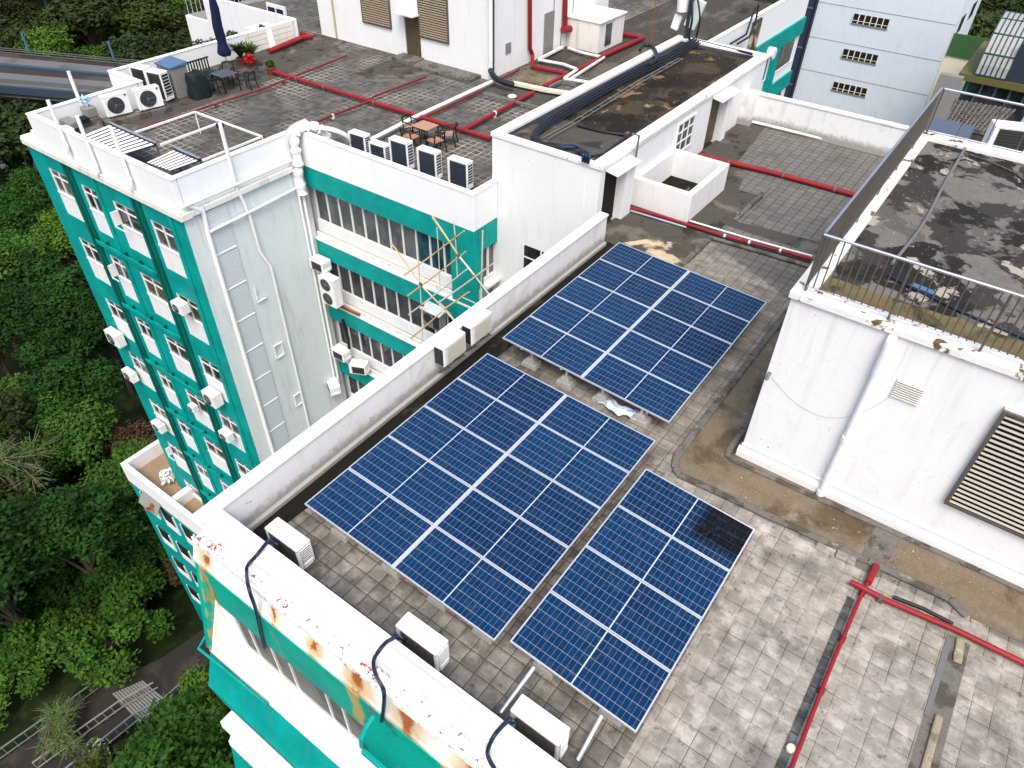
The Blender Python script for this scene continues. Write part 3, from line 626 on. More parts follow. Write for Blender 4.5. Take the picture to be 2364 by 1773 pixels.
pipe('wall_wire', [PY(*q9(245,520),RY0-.01), PY(*q9(420,700),RY0-.01), PY(*q9(620,795),RY0-.01), PY(*q9(820,780),RY0-.01), PY(*q9(960,720),RY0-.01), PY(*q9(1085,640),RY0-.01)], .0022, M['cab_grey'], 'thin wire sagging across the white front wall behind the downpipe', 'wire', smooth=6, n=5)
a = PY(*q9(230,495), RY0)
tag(MB().tube([(a.x,RY0,a.z+.03),(a.x,RY0-.10,a.z+.02),(a.x-.0,RY0-.12,a.z-.05)], .035, 12).build('pipe_stub', M['grey_conduit'], smooth=True), 'small grey pipe stub near the left corner of the white front wall', 'pipe')
# railings
def railing(name, pts, zb, zt, label, sp, posts, mesh=False, rw=.05):
    o = thing(name, label, 'railing', (pts[0][0], pts[0][1], zb))
    mb = MB().tube([(p[0],p[1],zt) for p in pts], rw*.55, 8).tube([(p[0],p[1],zb+.10) for p in pts], rw*.3, 6)
    mb.build('handrail', M['steel'], o, smooth=True)
    L = sum((Vector(pts[i+1])-Vector(pts[i])).length for i in range(len(pts)-1)); n = int(L/sp)
    for i in range(len(pts)-1):
        a, b = Vector(pts[i]), Vector(pts[i+1]); l = (b-a).length; n = int(l/sp)
        for j in range(n+1):
            c = a.lerp(b, j/n); big = (j % posts == 0)
            MB().cyl((c.x,c.y,zb if big else zb+.1), (c.x,c.y,zt), 0.022 if big else .0125, 6 if not big else 8).build('post' if big else 'baluster', M['dark_steel'], o)
    return o
railing('front_railing', [(RX+.16,RY0+.10), (7.6,RY0+.10)], RT, 5.28, 'steel railing along the front edge of the lichen covered roof', .115, 12)
railing('side_railing', [(RX+.16,RY0+.16), (RX+.16,RY1-.10)], RT, 5.28, 'steel railing seen end on along the left edge of the lichen covered roof', .093, 16)
railing('back_railing', [(RX+.22,RY1-.10), (6.0,RY1-.10)], RT, 5.28, 'sparse steel railing along the back edge of the lichen covered roof', .62, 4)
qa = win(1564,500,800)
tag(MB().tube([P(*q(1860,905),RT-.05), P(*q(1700,1180),RT-.05), P(*q(1560,1440),RT-.05), P(*qa(1370,300),RT-.05)], .035, 8, 5).build('roof_cable', M['grey_conduit'], smooth=True), 'dark conduit lying straight across the lichen covered roof', 'pipe')
tag(MB().tube([(-.9,13.0,RT-.05),(.6,12.55,RT-.05),(2.2,12.35,RT-.05),(4.5,12.2,RT-.05)], .022, 8, 5).build('roof_cable', M['cable_blue'], smooth=True), 'dark blue cable lying behind the front railing on the lichen roof', 'cable')
tag(MB().tube([(-.75,19.7,RT-.05),(.2,19.3,RT-.05),(1.0,18.5,RT-.05),(2.2,18.0,RT-.05)], .018, 8, 5).build('roof_cable', M['kerb'], smooth=True), 'thin pale cable curving over the back corner of the lichen roof', 'cable')
sl_ = MB().hexa([(-.50,12.9,RT-.06),(-.05,12.83,RT-.06),(-.12,12.98,RT-.06),(-.45,13.02,RT-.06)],[(-.50,12.9,RT-.04),(-.05,12.83,RT-.04),(-.12,12.98,RT-.04),(-.45,13.02,RT-.04)])
tag(sl_.build('loose_board', M['lid_blue']), 'small blue board lying on the lichen roof behind the railing', 'board')

# ================================================================ SOLAR PANELS
def make_panel():
    t = thing('solar_panel', '', 'solar panel'); L, W = 2.22, 1.10
    f = MB(); fw = .024
    f.box(-L/2,L/2,-W/2,-W/2+fw,0,.04).box(-L/2,L/2,W/2-fw,W/2,0,.04).box(-L/2,-L/2+fw,-W/2+fw,W/2-fw,0,.04).box(L/2-fw,L/2,-W/2+fw,W/2-fw,0,.04)
    f.build('frame', M['alu'], t); MB().box(-L/2+fw,L/2-fw,-W/2+fw,W/2-fw,.006,.034).build('glass', M['solar'], t)
    return t
panel = make_panel(); RND = random.Random(4)
rows5 = ['top','second','middle','fourth','bottom']; rows4 = ['top','second','third','bottom']
def array(x0, x1, y0, y1, zl, zr, nc, nr, name, rows):
    tilt = math.atan2(zl-zr, x1-x0); cw = (x1-x0)/nc/math.cos(tilt); rh = (y1-y0)/nr
    gapx = .05 if nc == 2 else 0
    for c in range(nc):
        for r in range(nr):
            fx = (c+.5)/nc; cx = x0+(x1-x0)*fx; cz = zl+(zr-zl)*fx; cy = y1-(r+.5)*rh
            lab = 'blue solar panel, ' + rows[r] + ' row' + (', left column' if c == 0 else ', right column' if nc == 2 else '') + ' of ' + name
            if nc == 1: lab = 'blue solar panel, ' + rows[r] + ' one of ' + name
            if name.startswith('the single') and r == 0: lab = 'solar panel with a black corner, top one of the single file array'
            o = put(panel, (cx, cy, cz), 0, lab, 'solar panels on the tiled roof'); o.rotation_euler = (RND.uniform(-.004,.004), tilt+RND.uniform(-.004,.004), 0)
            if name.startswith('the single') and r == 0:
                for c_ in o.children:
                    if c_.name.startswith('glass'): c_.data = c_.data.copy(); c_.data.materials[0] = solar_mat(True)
            o.scale = ((cw-(.035 if nc == 2 else 0))/2.22, (rh-(.012))/1.10, 1)
    # substructure: rails under the panels
    st = thing('panel_rack', 'white steel rack under ' + name, 'rack', ((x0+x1)/2, (y0+y1)/2, 0))
    for c in range(nc*2):
        fx = (c+.5)/(nc*2); cx = x0+(x1-x0)*fx; cz = zl+(zr-zl)*fx
        MB().beam((cx,y0+.02,cz-.035),(cx,y1-.02,cz-.035),.05,.05).build('rail', M['alu'], st)
    if nc == 2:
        xm = (x0+x1)/2; MB().beam((xm,y0,(zl+zr)/2+.012),(xm,y1,(zl+zr)/2+.012),.07,.03).build('centre_rail', M['alu'], st)
    return st
def blocks(st, pts):
    pass
A1 = (-8.02,-3.55,10.9,16.5,.62,.42); A2 = (-7.95,-3.52,4.67,10.22,.62,.44); A3 = (-3.31,-1.02,4.78,9.35,.52,.38)
r1 = array(*A1,2,5,'the upper array', rows5); r2 = array(*A2,2,5,'the lower left array', rows5); r3 = array(*A3,1,4,'the single file array', rows4)
# ballast blocks with uprights
def ballast(x, y, ztop, st, lab, w=.42):
    t = thing('ballast_block', lab, 'block', (x,y,0), 'concrete ballast blocks under the panels')
    MB().hexa([(x-w/2,y-.17,0),(x+w/2,y-.17,0),(x+w/2,y+.17,0),(x-w/2,y+.17,0)], [(x-w/2+.03,y-.15,.13),(x+w/2-.03,y-.15,.13),(x+w/2-.03,y+.15,.13),(x-w/2+.03,y+.15,.13)]).build('base', M['concrete'], t, bevel=.015)
    MB().hexa([(x-w*.32,y-.12,.131),(x+w*.32,y-.12,.131),(x+w*.32,y+.12,.131),(x-w*.32,y+.12,.131)], [(x-w*.2,y-.08,.24),(x+w*.2,y-.08,.24),(x+w*.2,y+.08,.24),(x-w*.2,y+.08,.24)]).build('cap', M['concrete'], t, bevel=.015)
    MB().beam((x,y,.24),(x,y,ztop-.065),.05,.05).build('post', M['alu'], t)
i = 0
names = ['leftmost','second from left','third from left','rightmost']
def ztop(A, x): return A[4]+(A[5]-A[4])*(x-A[0])/(A[1]-A[0])
qb = win(1100,400,800)
for j, (u, v) in enumerate([(350,1240),(570,1360),(800,1470),(1045,1600)]):
    c = P(*qb(u, v-25), .05); ballast(c.x, c.y+.02, ztop(A1, c.x), r1, names[j]+' concrete ballast block showing at the near edge of the upper array')
for j, x in enumerate((-7.3,-6.0,-4.9,-3.9)): ballast(x, 4.95, ztop(A2, x), r2, names[j]+' concrete block under the near edge of the lower left array')
for j, x in enumerate((-2.75,-1.5)): ballast(x, 5.05, ztop(A3, x), r3, ('left','right')[j]+' concrete block under the near edge of the single file array')
for (A, ys) in ((A1,(13.5,16.0)),(A2,(7.5,9.8)),(A3,(7.3,9.1))):
    for y in ys:
        for x in ((A[0]+.4), (A[1]-.4)):
            pass
# struts on the deck
qc = win(1000,1000,800,1717)
s1 = pipe('support_strut', [P(*qc(500,1160),.30), P(*qc(335,1385),.06)], .035, M['alu'], 'bright metal strut from the single file array to the deck, beside the third condenser', 'strut')
s2 = pipe('support_strut', [P(*qc(835,1400),.30), P(*qc(715,1620),.06)], .035, M['alu'], 'bright metal strut at the near right corner of the single file array', 'strut')
# crumpled light blue sheet under the upper array
c = P(*qb(890,1505), .08); mb = MB(); n = 12
for jy in range(n):
    for jx in range(n):
        mb.v.append((c.x-.45+.95*jx/(n-1)+.03*math.sin(jy*1.7), c.y-.13+.32*jy/(n-1)+.05*math.sin(jx*.8), .05+.10*abs(math.sin(jx*.9+jy*.7))*abs(math.cos(jy*.5))+.02*random.random()))
mb.f = [(j*n+i,j*n+i+1,(j+1)*n+i+1,(j+1)*n+i) for j in range(n-1) for i in range(n-1)]
cs = mb.build('crumpled_sheet', plain('pale_blue_sheet', (.55,.68,.80), .5, var=.15), smooth=True); tag(cs, 'crumpled pale blue sheet on the tiles between the two big arrays', 'sheet')
cs.modifiers.new('thick', 'SOLIDIFY').thickness = .006

# ================================================================ CONDENSERS ON THE SOLAR DECK
ac = make_condenser('air_conditioner', .86, .32, .60, 0)
put(ac, (-7.66, 4.03, .0), 0, 'white condenser in the near left corner of the solar deck, by the parapet end', 'condensers along the front parapet')
put(ac, (-4.48, 4.02, .0), 0, 'middle white condenser of the three along the front parapet', 'condensers along the front parapet')
put(ac, (-2.21, 4.02, .0), 0, 'white condenser nearest the bottom edge, under the single file array', 'condensers along the front parapet')
def pcable(name, pts, r, lab, mat='cable_blue'): 
    return pipe(name, pts, r, M[mat], lab, 'cable', 'cables hanging over the front parapet', smooth=8, n=8)
q4 = win(400,1100,900)
def on_front(u, v, r_=.035):
    p_ = P(u, v, .95+r_)
    if p_.y > 3.27: return p_
    p_ = P(u, v, .56+r_)
    if p_.y > 3.02: return p_ if p_.y < 3.2 else PY(u, v, 3.2)
    p_ = PY(u, v, 2.88-r_)
    return p_
for (st, f_, pts, lab) in (((-8.05,3.93,.35), q4, [(530,375),(470,450),(425,500),(415,540),(430,640),(470,760),(500,900),(520,970)], 'dark cable looping over the parapet beside the first condenser'),
    ((-4.85,3.93,.3), q7, [(810,550),(760,580),(710,640),(670,720),(690,820),(745,930),(745,1050),(730,1150)], 'dark cable looping over the parapet beside the middle condenser'),
    ((-2.6,3.93,.3), q7, [(1665,1140),(1600,1200),(1545,1270),(1505,1360),(1510,1420),(1560,1510)], 'dark cable looping over the parapet beside the nearest condenser')):
    a_ = Vector(st); e_ = on_front(*f_(*pts[0])); 
    pcable('power_cable', [a_, Vector((e_.x, 3.72, .75)), Vector((e_.x, 3.63, .97))] + [on_front(*f_(*k_)) for k_ in pts], .032, lab)
# two wall hung condensers on the long parapet
wa = make_condenser('wall_condenser', .80, .28, .56, 0, coil='lattice', feet=False, back=False, side=False)
MB().box(-.42,-.40,-.12,.12,.05,.50).build('side_vent', M['grille'], wa)
for (u, lab) in ((10.72, 'white condenser with beige coil hung on the long parapet, farther of two'), (9.72, 'white condenser with beige coil hung on the long parapet, nearer of two')):
    o = put(wa, (-8.62, u, .52), math.pi/2, lab, 'condensers hung on the long parapet')
for y, nm_ in ((9.45,'nearest'),(10.0,'second nearest'),(10.45,'second farthest'),(11.0,'farthest')):
    tag(MB().beam((-8.78,y,.48),(-8.42,y,.48),.03,.03).beam((-8.78,y,.15),(-8.44,y,.47),.025,.025).build('wall_bracket', M['dark_steel']), nm_+' steel bracket of the four under the condensers on the long parapet', 'bracket', 'condenser brackets on the long parapet')

# ================================================================ RED PIPES ON THE SOLAR DECK
qd = win(1564,1000,800,1717)
wc = M['gloss_white']
M['coupling'] = plain('dull_red_coupling', (.20,.02,.02), .6, var=.4)
pipe('fire_pipe', [P(*qd(855,735),.12), P(*qd(1040,830),.12), P(*qd(1380,975),.12), P(*qd(1717,1140),.12), P(*qd(2100,1325),.12)], .052, M['red'], 'thick red pipe across the light tiles at the lower right', group='red fire pipes', clamps=(M['kerb'], (.14,)))
pipe('fire_pipe', [P(*qd(980,672),.10), P(*qd(945,735),.10), P(*qd(905,815),.10), P(*qd(750,1180),.10), P(*qd(565,1659),.10), P(*qd(480,1900),.10)], .033, M['red'], 'slimmer red pipe running down its slot to the bottom edge at the lower right', group='red fire pipes', clamps=(M['coupling'], (.12,.34,.56)))
tag(MB().tube([P(*qd(985,655),.10), P(*qd(945,740),.10)], .062, 12).build('pipe_socket', M['red'], smooth=True), 'fat red pipe socket at the gutter kerb, lower right', 'pipe')
pipe('conduit', [P(*qd(1070,812),.05), P(*qd(1220,870),.05), P(*qd(1365,945),.05)], .035, M['cable'], 'short black conduit behind the thick red pipe at the lower right')
tag(MB().lathe([(.0,0),(.07,0),(.07,.05),(.05,.07),(0,.07)], P(*qd(560,1565),.01)).build('roof_drain', M['cream'], smooth=True), 'small round cream cap beside the slim red pipe', 'drain')
pipe('fire_pipe', [P(*q(140,990),.12), P(*q(620,1105),.12), P(*q(1145,1248),.12)], .09, M['red'], 'thick red pipe crossing the grey terrace behind the planter box', group='red fire pipes', clamps=(M['kerb'], (.2,.55,.87)))
pipe('fire_pipe', [P(*q8(1255,1325),.10), P(*q8(1440,1375),.10), P(*q8(1620,1432),.10), P(*q(300,1505),.10), P(*q(660,1600),.10), P(*q(860,1655),.10)], .05, M['red'], 'slim red pipe from the stair block past the planter box to the right room', group='red fire pipes', clamps=(wc, (.55,.68,.84)))
pipe('white_pipe', [P(*q(225,1520),.07), P(*qa(560,235),.07), P(*qa(840,318),.07)], .06, M['kerb'], 'pale pipe lying along the near side of the slim red pipe')
pipe('white_pipe', [P(*q(80,1410),.06), P(*q(480,1530),.06), P(*q(860,1635),.06)], .03, M['gloss_white'], 'thin white pipe behind the slim red pipe on the terrace')
pipe('conduit', [P(*q(80,1445),.06), P(*q(300,1520),.06), P(*q(560,1590),.06), P(*q(850,1672),.06)], .025, M['cable'], 'thin black cable between the slim red pipe and the pale pipe')
pipe('conduit', [P(*q8(1260,1345),.05), P(*q8(1615,1452),.05)], .04, M['steel'], 'grey pipe in front of the planter box base')

# ================================================================ TEAL BUILDING (tower, courtyard wing, big cobbled roof)
tb = thing('teal_building', 'tall teal and white building with a cobbled dark roof and a tower of window bays', 'building', (-24, 24, GZ))
FZ = -.40
TXL, TXR, TY = -31.75, -21.5, 11.12
MB().box(TXL+.05, TXR-.01, TY+.32, 16.4, GZ, -.45).build('tower_core', M['white_cool'], tb)
MB().box(TXR-.012, TXR, TY+.005, 16.4, GZ, -.62).build('side_wall', M['white_cool'], tb)
MB().box(-32.55, -13.5, 16.7, 25.8, GZ, FZ-.01).box(-40, -13.5, 25.96, 49.2, GZ, FZ-.01).build('wing_core', M['white'], tb)
MB().poly([(-30.4,11.3,FZ),(-21.7,11.3,FZ),(-21.7,16.4,FZ),(-13.35,16.4,FZ),(-13.55,49.2,FZ),(-40,49.2,FZ),(-40,26,FZ),(-32.5,26,FZ),(-32.5,15.8,FZ),(-30.4,15.8,FZ)]).build('roof_deck', M['cobble'], tb)
MB().poly([(-30.4,11.3,FZ+.006),(-28.6,11.3,FZ+.006),(-28.4,14.2,FZ+.006),(-28.8,22.2,FZ+.006),(-30.2,27.2,FZ+.006),(-32.5,27.2,FZ+.006),(-32.5,15.8,FZ+.006),(-30.4,15.8,FZ+.006)]).build('cement_strip', M['screed'], tb)
MB().poly([(-20.9,30.5,FZ+.006),(-13.4,30.9,FZ+.006),(-13.6,49.2,FZ+.006),(-20.9,49.2,FZ+.006)]).build('far_deck', M['roof_grey'], tb)
MB().poly([(-26.6,24.0,FZ+.007),(-24.6,23.9,FZ+.007),(-23.4,26.6,FZ+.007),(-26.4,27.2,FZ+.007)]).build('cement_strip', M['screed'], tb)
# parapets
pz0, pz1 = -.62, .59
def para(nm, x0, x1, y0, y1, z0=pz0, z1=pz1, m='white_left'):
    b = MB().box(x0, x1, y0, y1, z0, z1-.05); b.box(x0-.02, x1+.02, y0-.02, y1+.02, z1-.05, z1); return b.build(nm, M[m], tb, bevel=.015)
para('parapet', -30.55, TXR, TY, TY+.2)
para('parapet', TXR-.2, TXR, TY+.225, 16.28)
para('parapet', -30.55, -30.35, TY+.225, 15.6)
para('parapet', -32.6, -30.35, 15.65, 15.85)
para('parapet', -32.6, -32.4, 15.9, 25.7)
para('parapet', TXR-.2, -13.18, 16.30, 16.50, -.75)
para('parapet', -13.38, -13.18, 16.53, 17.58, -.75)
MB().box(TXL, TXR+.14, TY-.14, TY+.3, -.86, -.62).box(TXR, TXR+.14, TY+.3, 16.3, -.82, -.62).build('ledge', M['white_old'], tb, bevel=.02)
MB().box(TXL, -30.55, TY-.1, 15.9, -.86, -.55).build('ledge', M['white_old'], tb)
# white left boundary wall beyond the jog and lower blocks to the left
MB().box(-40, -32.4, 25.75, 25.95, -6, .62).build('boundary_wall', M['white'], tb, bevel=.02)
# tower bays
fh = 3.12; rows = 11
cols = [(-30.68,-29.38), (-28.34,-27.18), (-26.20,-24.70), (-23.82,-22.45)]
piers = [(TXL,-30.68), (-29.38,-28.34), (-27.18,-26.20), (-24.70,-23.82), (-22.45,TXR-.013)]
wl = MB()
for a, b_ in piers: wl.box(a, b_, TY, TY+.3, GZ, -.86)
for (a, b_) in cols:
    wl.box(a, b_, TY+.001, TY+.3, -1.58, -.861)
    for k in range(rows): 
        wl.box(a, b_, TY+.001, TY+.3, -1.58-fh*(k+1), -3.62-fh*k)
wl.build('facade', M['teal'], tb, bevel=.012)
gl = ['glass_dark','glass_grey','glass_brown','glass_dark']
rnd = random.Random(3)
for ci, (a, b_) in enumerate(cols):
    for k in range(rows-1):
        z1 = -1.58-fh*k; z0 = z1-1.08
        w = MB(); y0, y1 = TY+.03, TY+.09
        w.box(a,b_,y0,y1,z1-.06,z1).box(a,b_,y0-.04,y1,z0,z0+.07).box(a,a+.07,y0,y1,z0+.06,z1-.06).box(b_-.07,b_,y0,y1,z0+.06,z1-.06)
        m_ = (a+b_)/2; w.box(m_-.025,m_+.025,y0+.005,y1,z0+.06,z1-.06); w.box(a+.07,b_-.07,y0+.01,y1,z1-.36,z1-.32)
        if rnd.random() < .22: w.box(a+.08,a+.12,y0-.30,y0,z0+.12,z1-.4).box(a+.08,m_,y0-.30,y0-.27,z0+.08,z0+.12)
        wo = w.build('window', M['white'], tb)
        MB().box(a+.05,b_-.05,y1-.02,y1+.02,z0+.04,z1-.04).build('pane', M['glass_brown' if (ci == 2 and k % 2) else rnd.choice(gl)], wo)
        MB().box(a,b_,TY+.02,TY+.25,z0-.955,z0-.002).build('spandrel', M['white'], tb)
for (x, w_) in ((-28.86,.15), (-27.02,.12), (-24.30,.15), (-22.28,.13)):
    f = MB()
    for dx in (-w_-.03, w_+.03): f.box(x+dx-.07, x+dx+.07, TY-.10, TY-.001, GZ, -.87)
    if w_ < .14: f = MB().box(x-.10, x+.10, TY-.08, TY-.001, GZ, -.87)
    f.build('fin', M['teal_dark'] if w_ > .14 else M['teal'], tb, bevel=.02)
for k in range(rows-1):
    z = -4.0-fh*k
    MB().box(-28.55,-24.62,TY-.20,TY-.16,z-.20,z+.02).box(-28.55,-24.62,TY-.159,TY-.001,z-.20,z-.14).build('trough', M['teal'], tb, bevel=.01)
    for xx in (-27.9,-26.6,-25.6): MB().box(xx,xx+.04,TY-.155,TY-.002,z-.135,z+.06).build('trough_divider', M['teal_dark'], tb)
# courtyard wing face
cx0, cx1 = TXR, -13.2; CY_ = 16.32
for k in range(6):
    zt = -.75-3.15*k
    MB().box(cx0+.01, cx1, CY_, CY_+.25, zt-.85, zt).build('band', M['teal'], tb, bevel=.012)
    MB().box(cx0+.01, cx1+.01, CY_-.03, CY_+.40, zt-3.18, zt-3.10).box(cx0+.01,cx1-.0,CY_+.25,CY_+.42,zt-2.95,zt-2.40).build('ledge', M['white'] if k < 3 else M['white_old'], tb, bevel=.01)
    MB().box(cx0+.01,-14.25,CY_+.10,CY_+.18,zt-3.09,zt-2.9).build('cornice', M['white_old'], tb)
    xs_ = [cx0+.12+.66*i for i in range(11)]
    for i, x in enumerate(xs_):
        x1 = min(x+.66, -14.25); z0, z1 = zt-2.40, zt-.86; y = CY_+.26
        w = MB().box(x-.03,x+.03,y,y+.05,z0,z1).box(x+.03,x1-.03,y,y+.05,z0,z0+.05).box(x+.03,x1-.03,y,y+.05,z1-.05,z1)
        wo = w.build('window', M['white'], tb)
        g_ = 'glass_grey' if (k == 0 and i < 8) else ('glass_teal' if k == 0 else 'glass_dark')
        MB().box(x+.02,x1-.02,y+.052,y+.07,z0,z1).build('pane', M[g_], wo)
    MB().box(-14.25, cx1-.001, CY_+.001, CY_+.5, zt-3.09, zt-.851).build('pier', M['teal'], tb)
    # return towards the stair block
    MB().box(cx1-.25, cx1+.02, CY_+.251, SY0-.01, zt-.9, zt-.02).build('band', M['teal'], tb)
    wo = MB().box(cx1-.2,cx1-.12,CY_+.5,SY0-.01,zt-2.3,zt-2.2).box(cx1-.15,cx1-.09,CY_+.85,CY_+.93,zt-2.2,zt-.9).build('window', M['white'], tb)
    MB().box(cx1-.2,cx1-.16,CY_+.5,SY0-.01,zt-2.2,zt-.9).build('pane', M['glass_grey'], wo)
    MB().hexa([(cx1-.3,CY_+.5,zt-2.45),(cx1+.2,CY_+.5,zt-2.45),(cx1+.2,SY0-.01,zt-2.45),(cx1-.3,SY0-.01,zt-2.45)],[(cx1-.3,CY_+.5,zt-2.35),(cx1+.2,CY_+.5,zt-2.35),(cx1+.2,SY0-.01,zt-2.35),(cx1-.3,SY0-.01,zt-2.35)]).build('sill', M['white_old'], tb)
# far wing with teal bands
FX = -13.45
MB().box(FX-.2, FX, 31.2, 49.2, -9, .95).box(FX-.22,FX+.02,31.2,49.2,.95,1.0).build('far_parapet', M['white_left'], tb, bevel=.02)
for k in range(3):
    zt = -.75-3.15*k
    MB().box(FX-.1, FX+.12, 41.2, 49.2, zt-.95, zt).build('band', M['teal'], tb)
    wo = MB().box(FX+.001,FX+.06,41.6,48.8,zt-2.5,zt-2.42).box(FX+.001,FX+.06,44.1,44.5,zt-2.42,zt-.96).build('window', M['white'], tb)
    MB().box(FX+.001,FX+.03,41.8,44.0,zt-2.4,zt-.97).box(FX+.001,FX+.03,45.6,48.3,zt-2.4,zt-.97).build('pane', M['glass_grey'], wo)
MB().box(FX+.01,FX+.2,44.2,45.3,-9,-1.7).build('pilaster', M['teal'], tb)
MB().box(FX,FX+.10,39.9,41.1,-9,.8).build('stained_strip', M['stained'], tb)
q3 = win(1520,0,400)
for kx, pts in enumerate(([(920,560),(1120,440),(1190,230),(1240,90)], [(1010,560),(1160,470),(1245,250),(1280,60)])):
    pipe('conduit', [PX(*q3(u,v),FX+.25) for u, v in pts], .05, M['cable'], ('left','right')[kx]+' black conduit climbing the white face of the far wing')
# side wall services of the tower
q1 = win(0,0,800); qz = win(0,400,800)
SXp = TXR+.10
lf = MB()
ya, yb = PX(*q1(1265,1300),TXR).y, PX(*q1(1440,1250),TXR).y
MB().box(TXR, TXR+.05, ya, ya+.95, -20, -.9).build('louvre_strip', M['ribbed'], tb)
for k in range(12): MB().box(TXR+.05,TXR+.075,ya-.0,ya+.95,-2.6-1.5*k,-2.56-1.5*k).build('louvre_joint', M['white'], tb)
def spx(pts, off=.1): return [PX(u, v, TXR+off) for u, v in pts]
dpA = spx([q1(1190,1310), q1(1290,1340), q1(1325,1480)]); dpA += [PX(*qz(1430,680),TXR+.1)]; yl = dpA[-1].y; dpA += [Vector((TXR+.1, dpA[2].y, -22))]; dpA[3] = Vector((TXR+.1, dpA[2].y, -6))
pipe('rain_pipe', dpA, .085, M['gloss_white'], 'thickest white drainpipe on the pale side of the tower, left of the ribbed strip', group='white pipes on the tower side')
b0 = spx([q1(1490,1160), q1(1560,1300), q1(1600,1400)]); b0 += [Vector((TXR+.1, b0[2].y+.05, -3.2)), Vector((TXR+.1, b0[2].y+.35, -4.0)), Vector((TXR+.1, b0[2].y+.35, -22))]
pipe('rain_pipe', b0, .06, M['gloss_white'], 'slimmer white drainpipe right of the ribbed strip on the tower side', group='white pipes on the tower side')
pipe('rain_pipe', spx([q1(1160,1325), q1(1500,1180), q1(1870,1020)], .16), .055, M['gloss_white'], 'white pipe lying along the ledge under the tower parapet', group='white pipes on the tower side')
pipe('rain_pipe', spx([q1(1340,1480), q1(1600,1350), q1(1900,1195)], .14), .055, M['gloss_white'], 'upper sloping white pipe crossing the tower side below the ledge', group='white pipes on the tower side')
for j, (u, v) in enumerate([(1660,765),(1780,1130),(1905,1440)]):
    c = PX(*qz(u,v), TXR+.05); f_ = MB(); w_, h_ = .22, .34
    f_.box(c.x-.02,c.x+.04,c.y-w_,c.y-w_+.05,c.z-h_,c.z+h_).box(c.x-.02,c.x+.04,c.y-w_+.05,c.y+w_,c.z-h_,c.z-h_+.05)
    if j: f_.box(c.x-.02,c.x+.04,c.y+w_-.05,c.y+w_,c.z-h_+.05,c.z+h_).box(c.x-.02,c.x+.04,c.y-w_+.05,c.y+w_-.05,c.z+h_-.05,c.z+h_)
    tag(f_.build('pipe_bracket', M['gloss_white']), ('hook shaped','rounded','square')[j]+' white bracket beside the slim drainpipe on the tower side', 'bracket')
for j, (dx, r_) in enumerate(((.0,.06),(.16,.045))):
    pipe('rain_pipe', [(-21.42+.0, 16.05-dx*1.3, -.4), (-21.36, 16.02-dx*1.3, -1.2), (-21.36,16.02-dx*1.3,-12)], r_, M['gloss_white'], ('wider','narrower')[j]+' white pipe down the inner corner between tower and courtyard')
# ledge pipe on the teal side
pipe('rain_pipe', [(-28.7,TY-.08,-.55), (-26.9,TY-.08,-.56), (-24.2,TY-.08,-.56), (-21.4,TY-.08,-.57)], .05, M['gloss_white'], 'white pipe lying along the ledge above the teal bays', group='white pipes on the tower side')
# lightning poles
for (top, bot, y, lab) in (((270,625),(435,960),TY-.12,'leftmost white pole standing against the tower parapet'), ((490,740),(625,1090),TY-.12,'second white pole from the left against the tower parapet'),
                          ((710,815),(840,1180),TY-.12,'third white pole from the left against the tower parapet, in front of the ribbed sheet')):
    b_ = PY(*q1(*bot), y); t_ = PY(*q1(*top), y)
    o = thing('parapet_pole', lab, 'pole', (b_.x, y, b_.z), 'white poles on the tower parapet')
    MB().cyl((b_.x,y,b_.z+.1), (b_.x,y,t_.z), .065, 12).build('shaft', M['gloss_white'], o, smooth=True)
    MB().tube([(b_.x,y,b_.z+.25),(b_.x,y-.02,b_.z+.05),(b_.x-.05,y-.1,b_.z-.12)], .085, 10).build('base', M['gloss_white'], o, smooth=True)
b_ = PX(*q1(1500,1165), TXR+.12); t_ = PX(*q1(1385,790), TXR+.12)
o = thing('parapet_pole', 'white pole with a dark knob on the courtyard side of the tower parapet', 'pole', tuple(b_), 'white poles on the tower parapet')
MB().cyl((b_.x,b_.y,b_.z), (b_.x,b_.y,t_.z), .065, 12).build('shaft', M['gloss_white'], o, smooth=True)
MB().lathe([(0,0),(.12,.02),(.14,.1),(.08,.17),(0,.18)], (b_.x-.1,b_.y+.05,t_.z-.2)).build('knob', M['navy'], o, smooth=True)
b_ = Vector((-30.65, 13.4, -.3)); t_ = PX(*q1(435,455), -30.65); b_.y = t_.y
o = thing('parapet_pole', 'white pole rising behind the far side of the tower parapet', 'pole', tuple(b_), 'white poles on the tower parapet')
MB().cyl(b_, (b_.x,b_.y,t_.z), .065, 12).build('shaft', M['gloss_white'], o, smooth=True)
# wrapped duct over the parapet corner
du = thing('wrapped_duct', 'bulky white wrapped duct folded over the parapet at the inner courtyard corner', 'duct', (-21.0,16.3,-.4))
MB().tube([(-20.75,17.3,-.2),(-20.8,17.05,.35),(-20.9,16.8,.68),(-21.05,16.45,.78),(-21.18,16.12,.66),(-21.24,15.98,.25),(-21.22,15.96,-.4),(-21.30,15.94,-1.0),(-21.3,15.97,-1.75)], .2, 14, 5, [.17+.035*math.sin(i*1.9)+.02*math.sin(i*3.3) for i in range(41)]).build('wrap', M['gloss_white'], du, smooth=True)
MB().tube([(-21.12,16.6,.85),(-21.38,16.0,.62),(-21.40,15.9,-.1),(-21.42,15.95,-1.7)], .16, 12, 5).build('foil_sleeve', M['alu'], du, smooth=True)
MB().tube([(-20.2,17.9,-.35),(-20.1,17.5,.3),(-20.3,17.1,.62),(-20.7,16.8,.7)], .09, 10, 5).build('side_hose', M['gloss_white'], du, smooth=True)

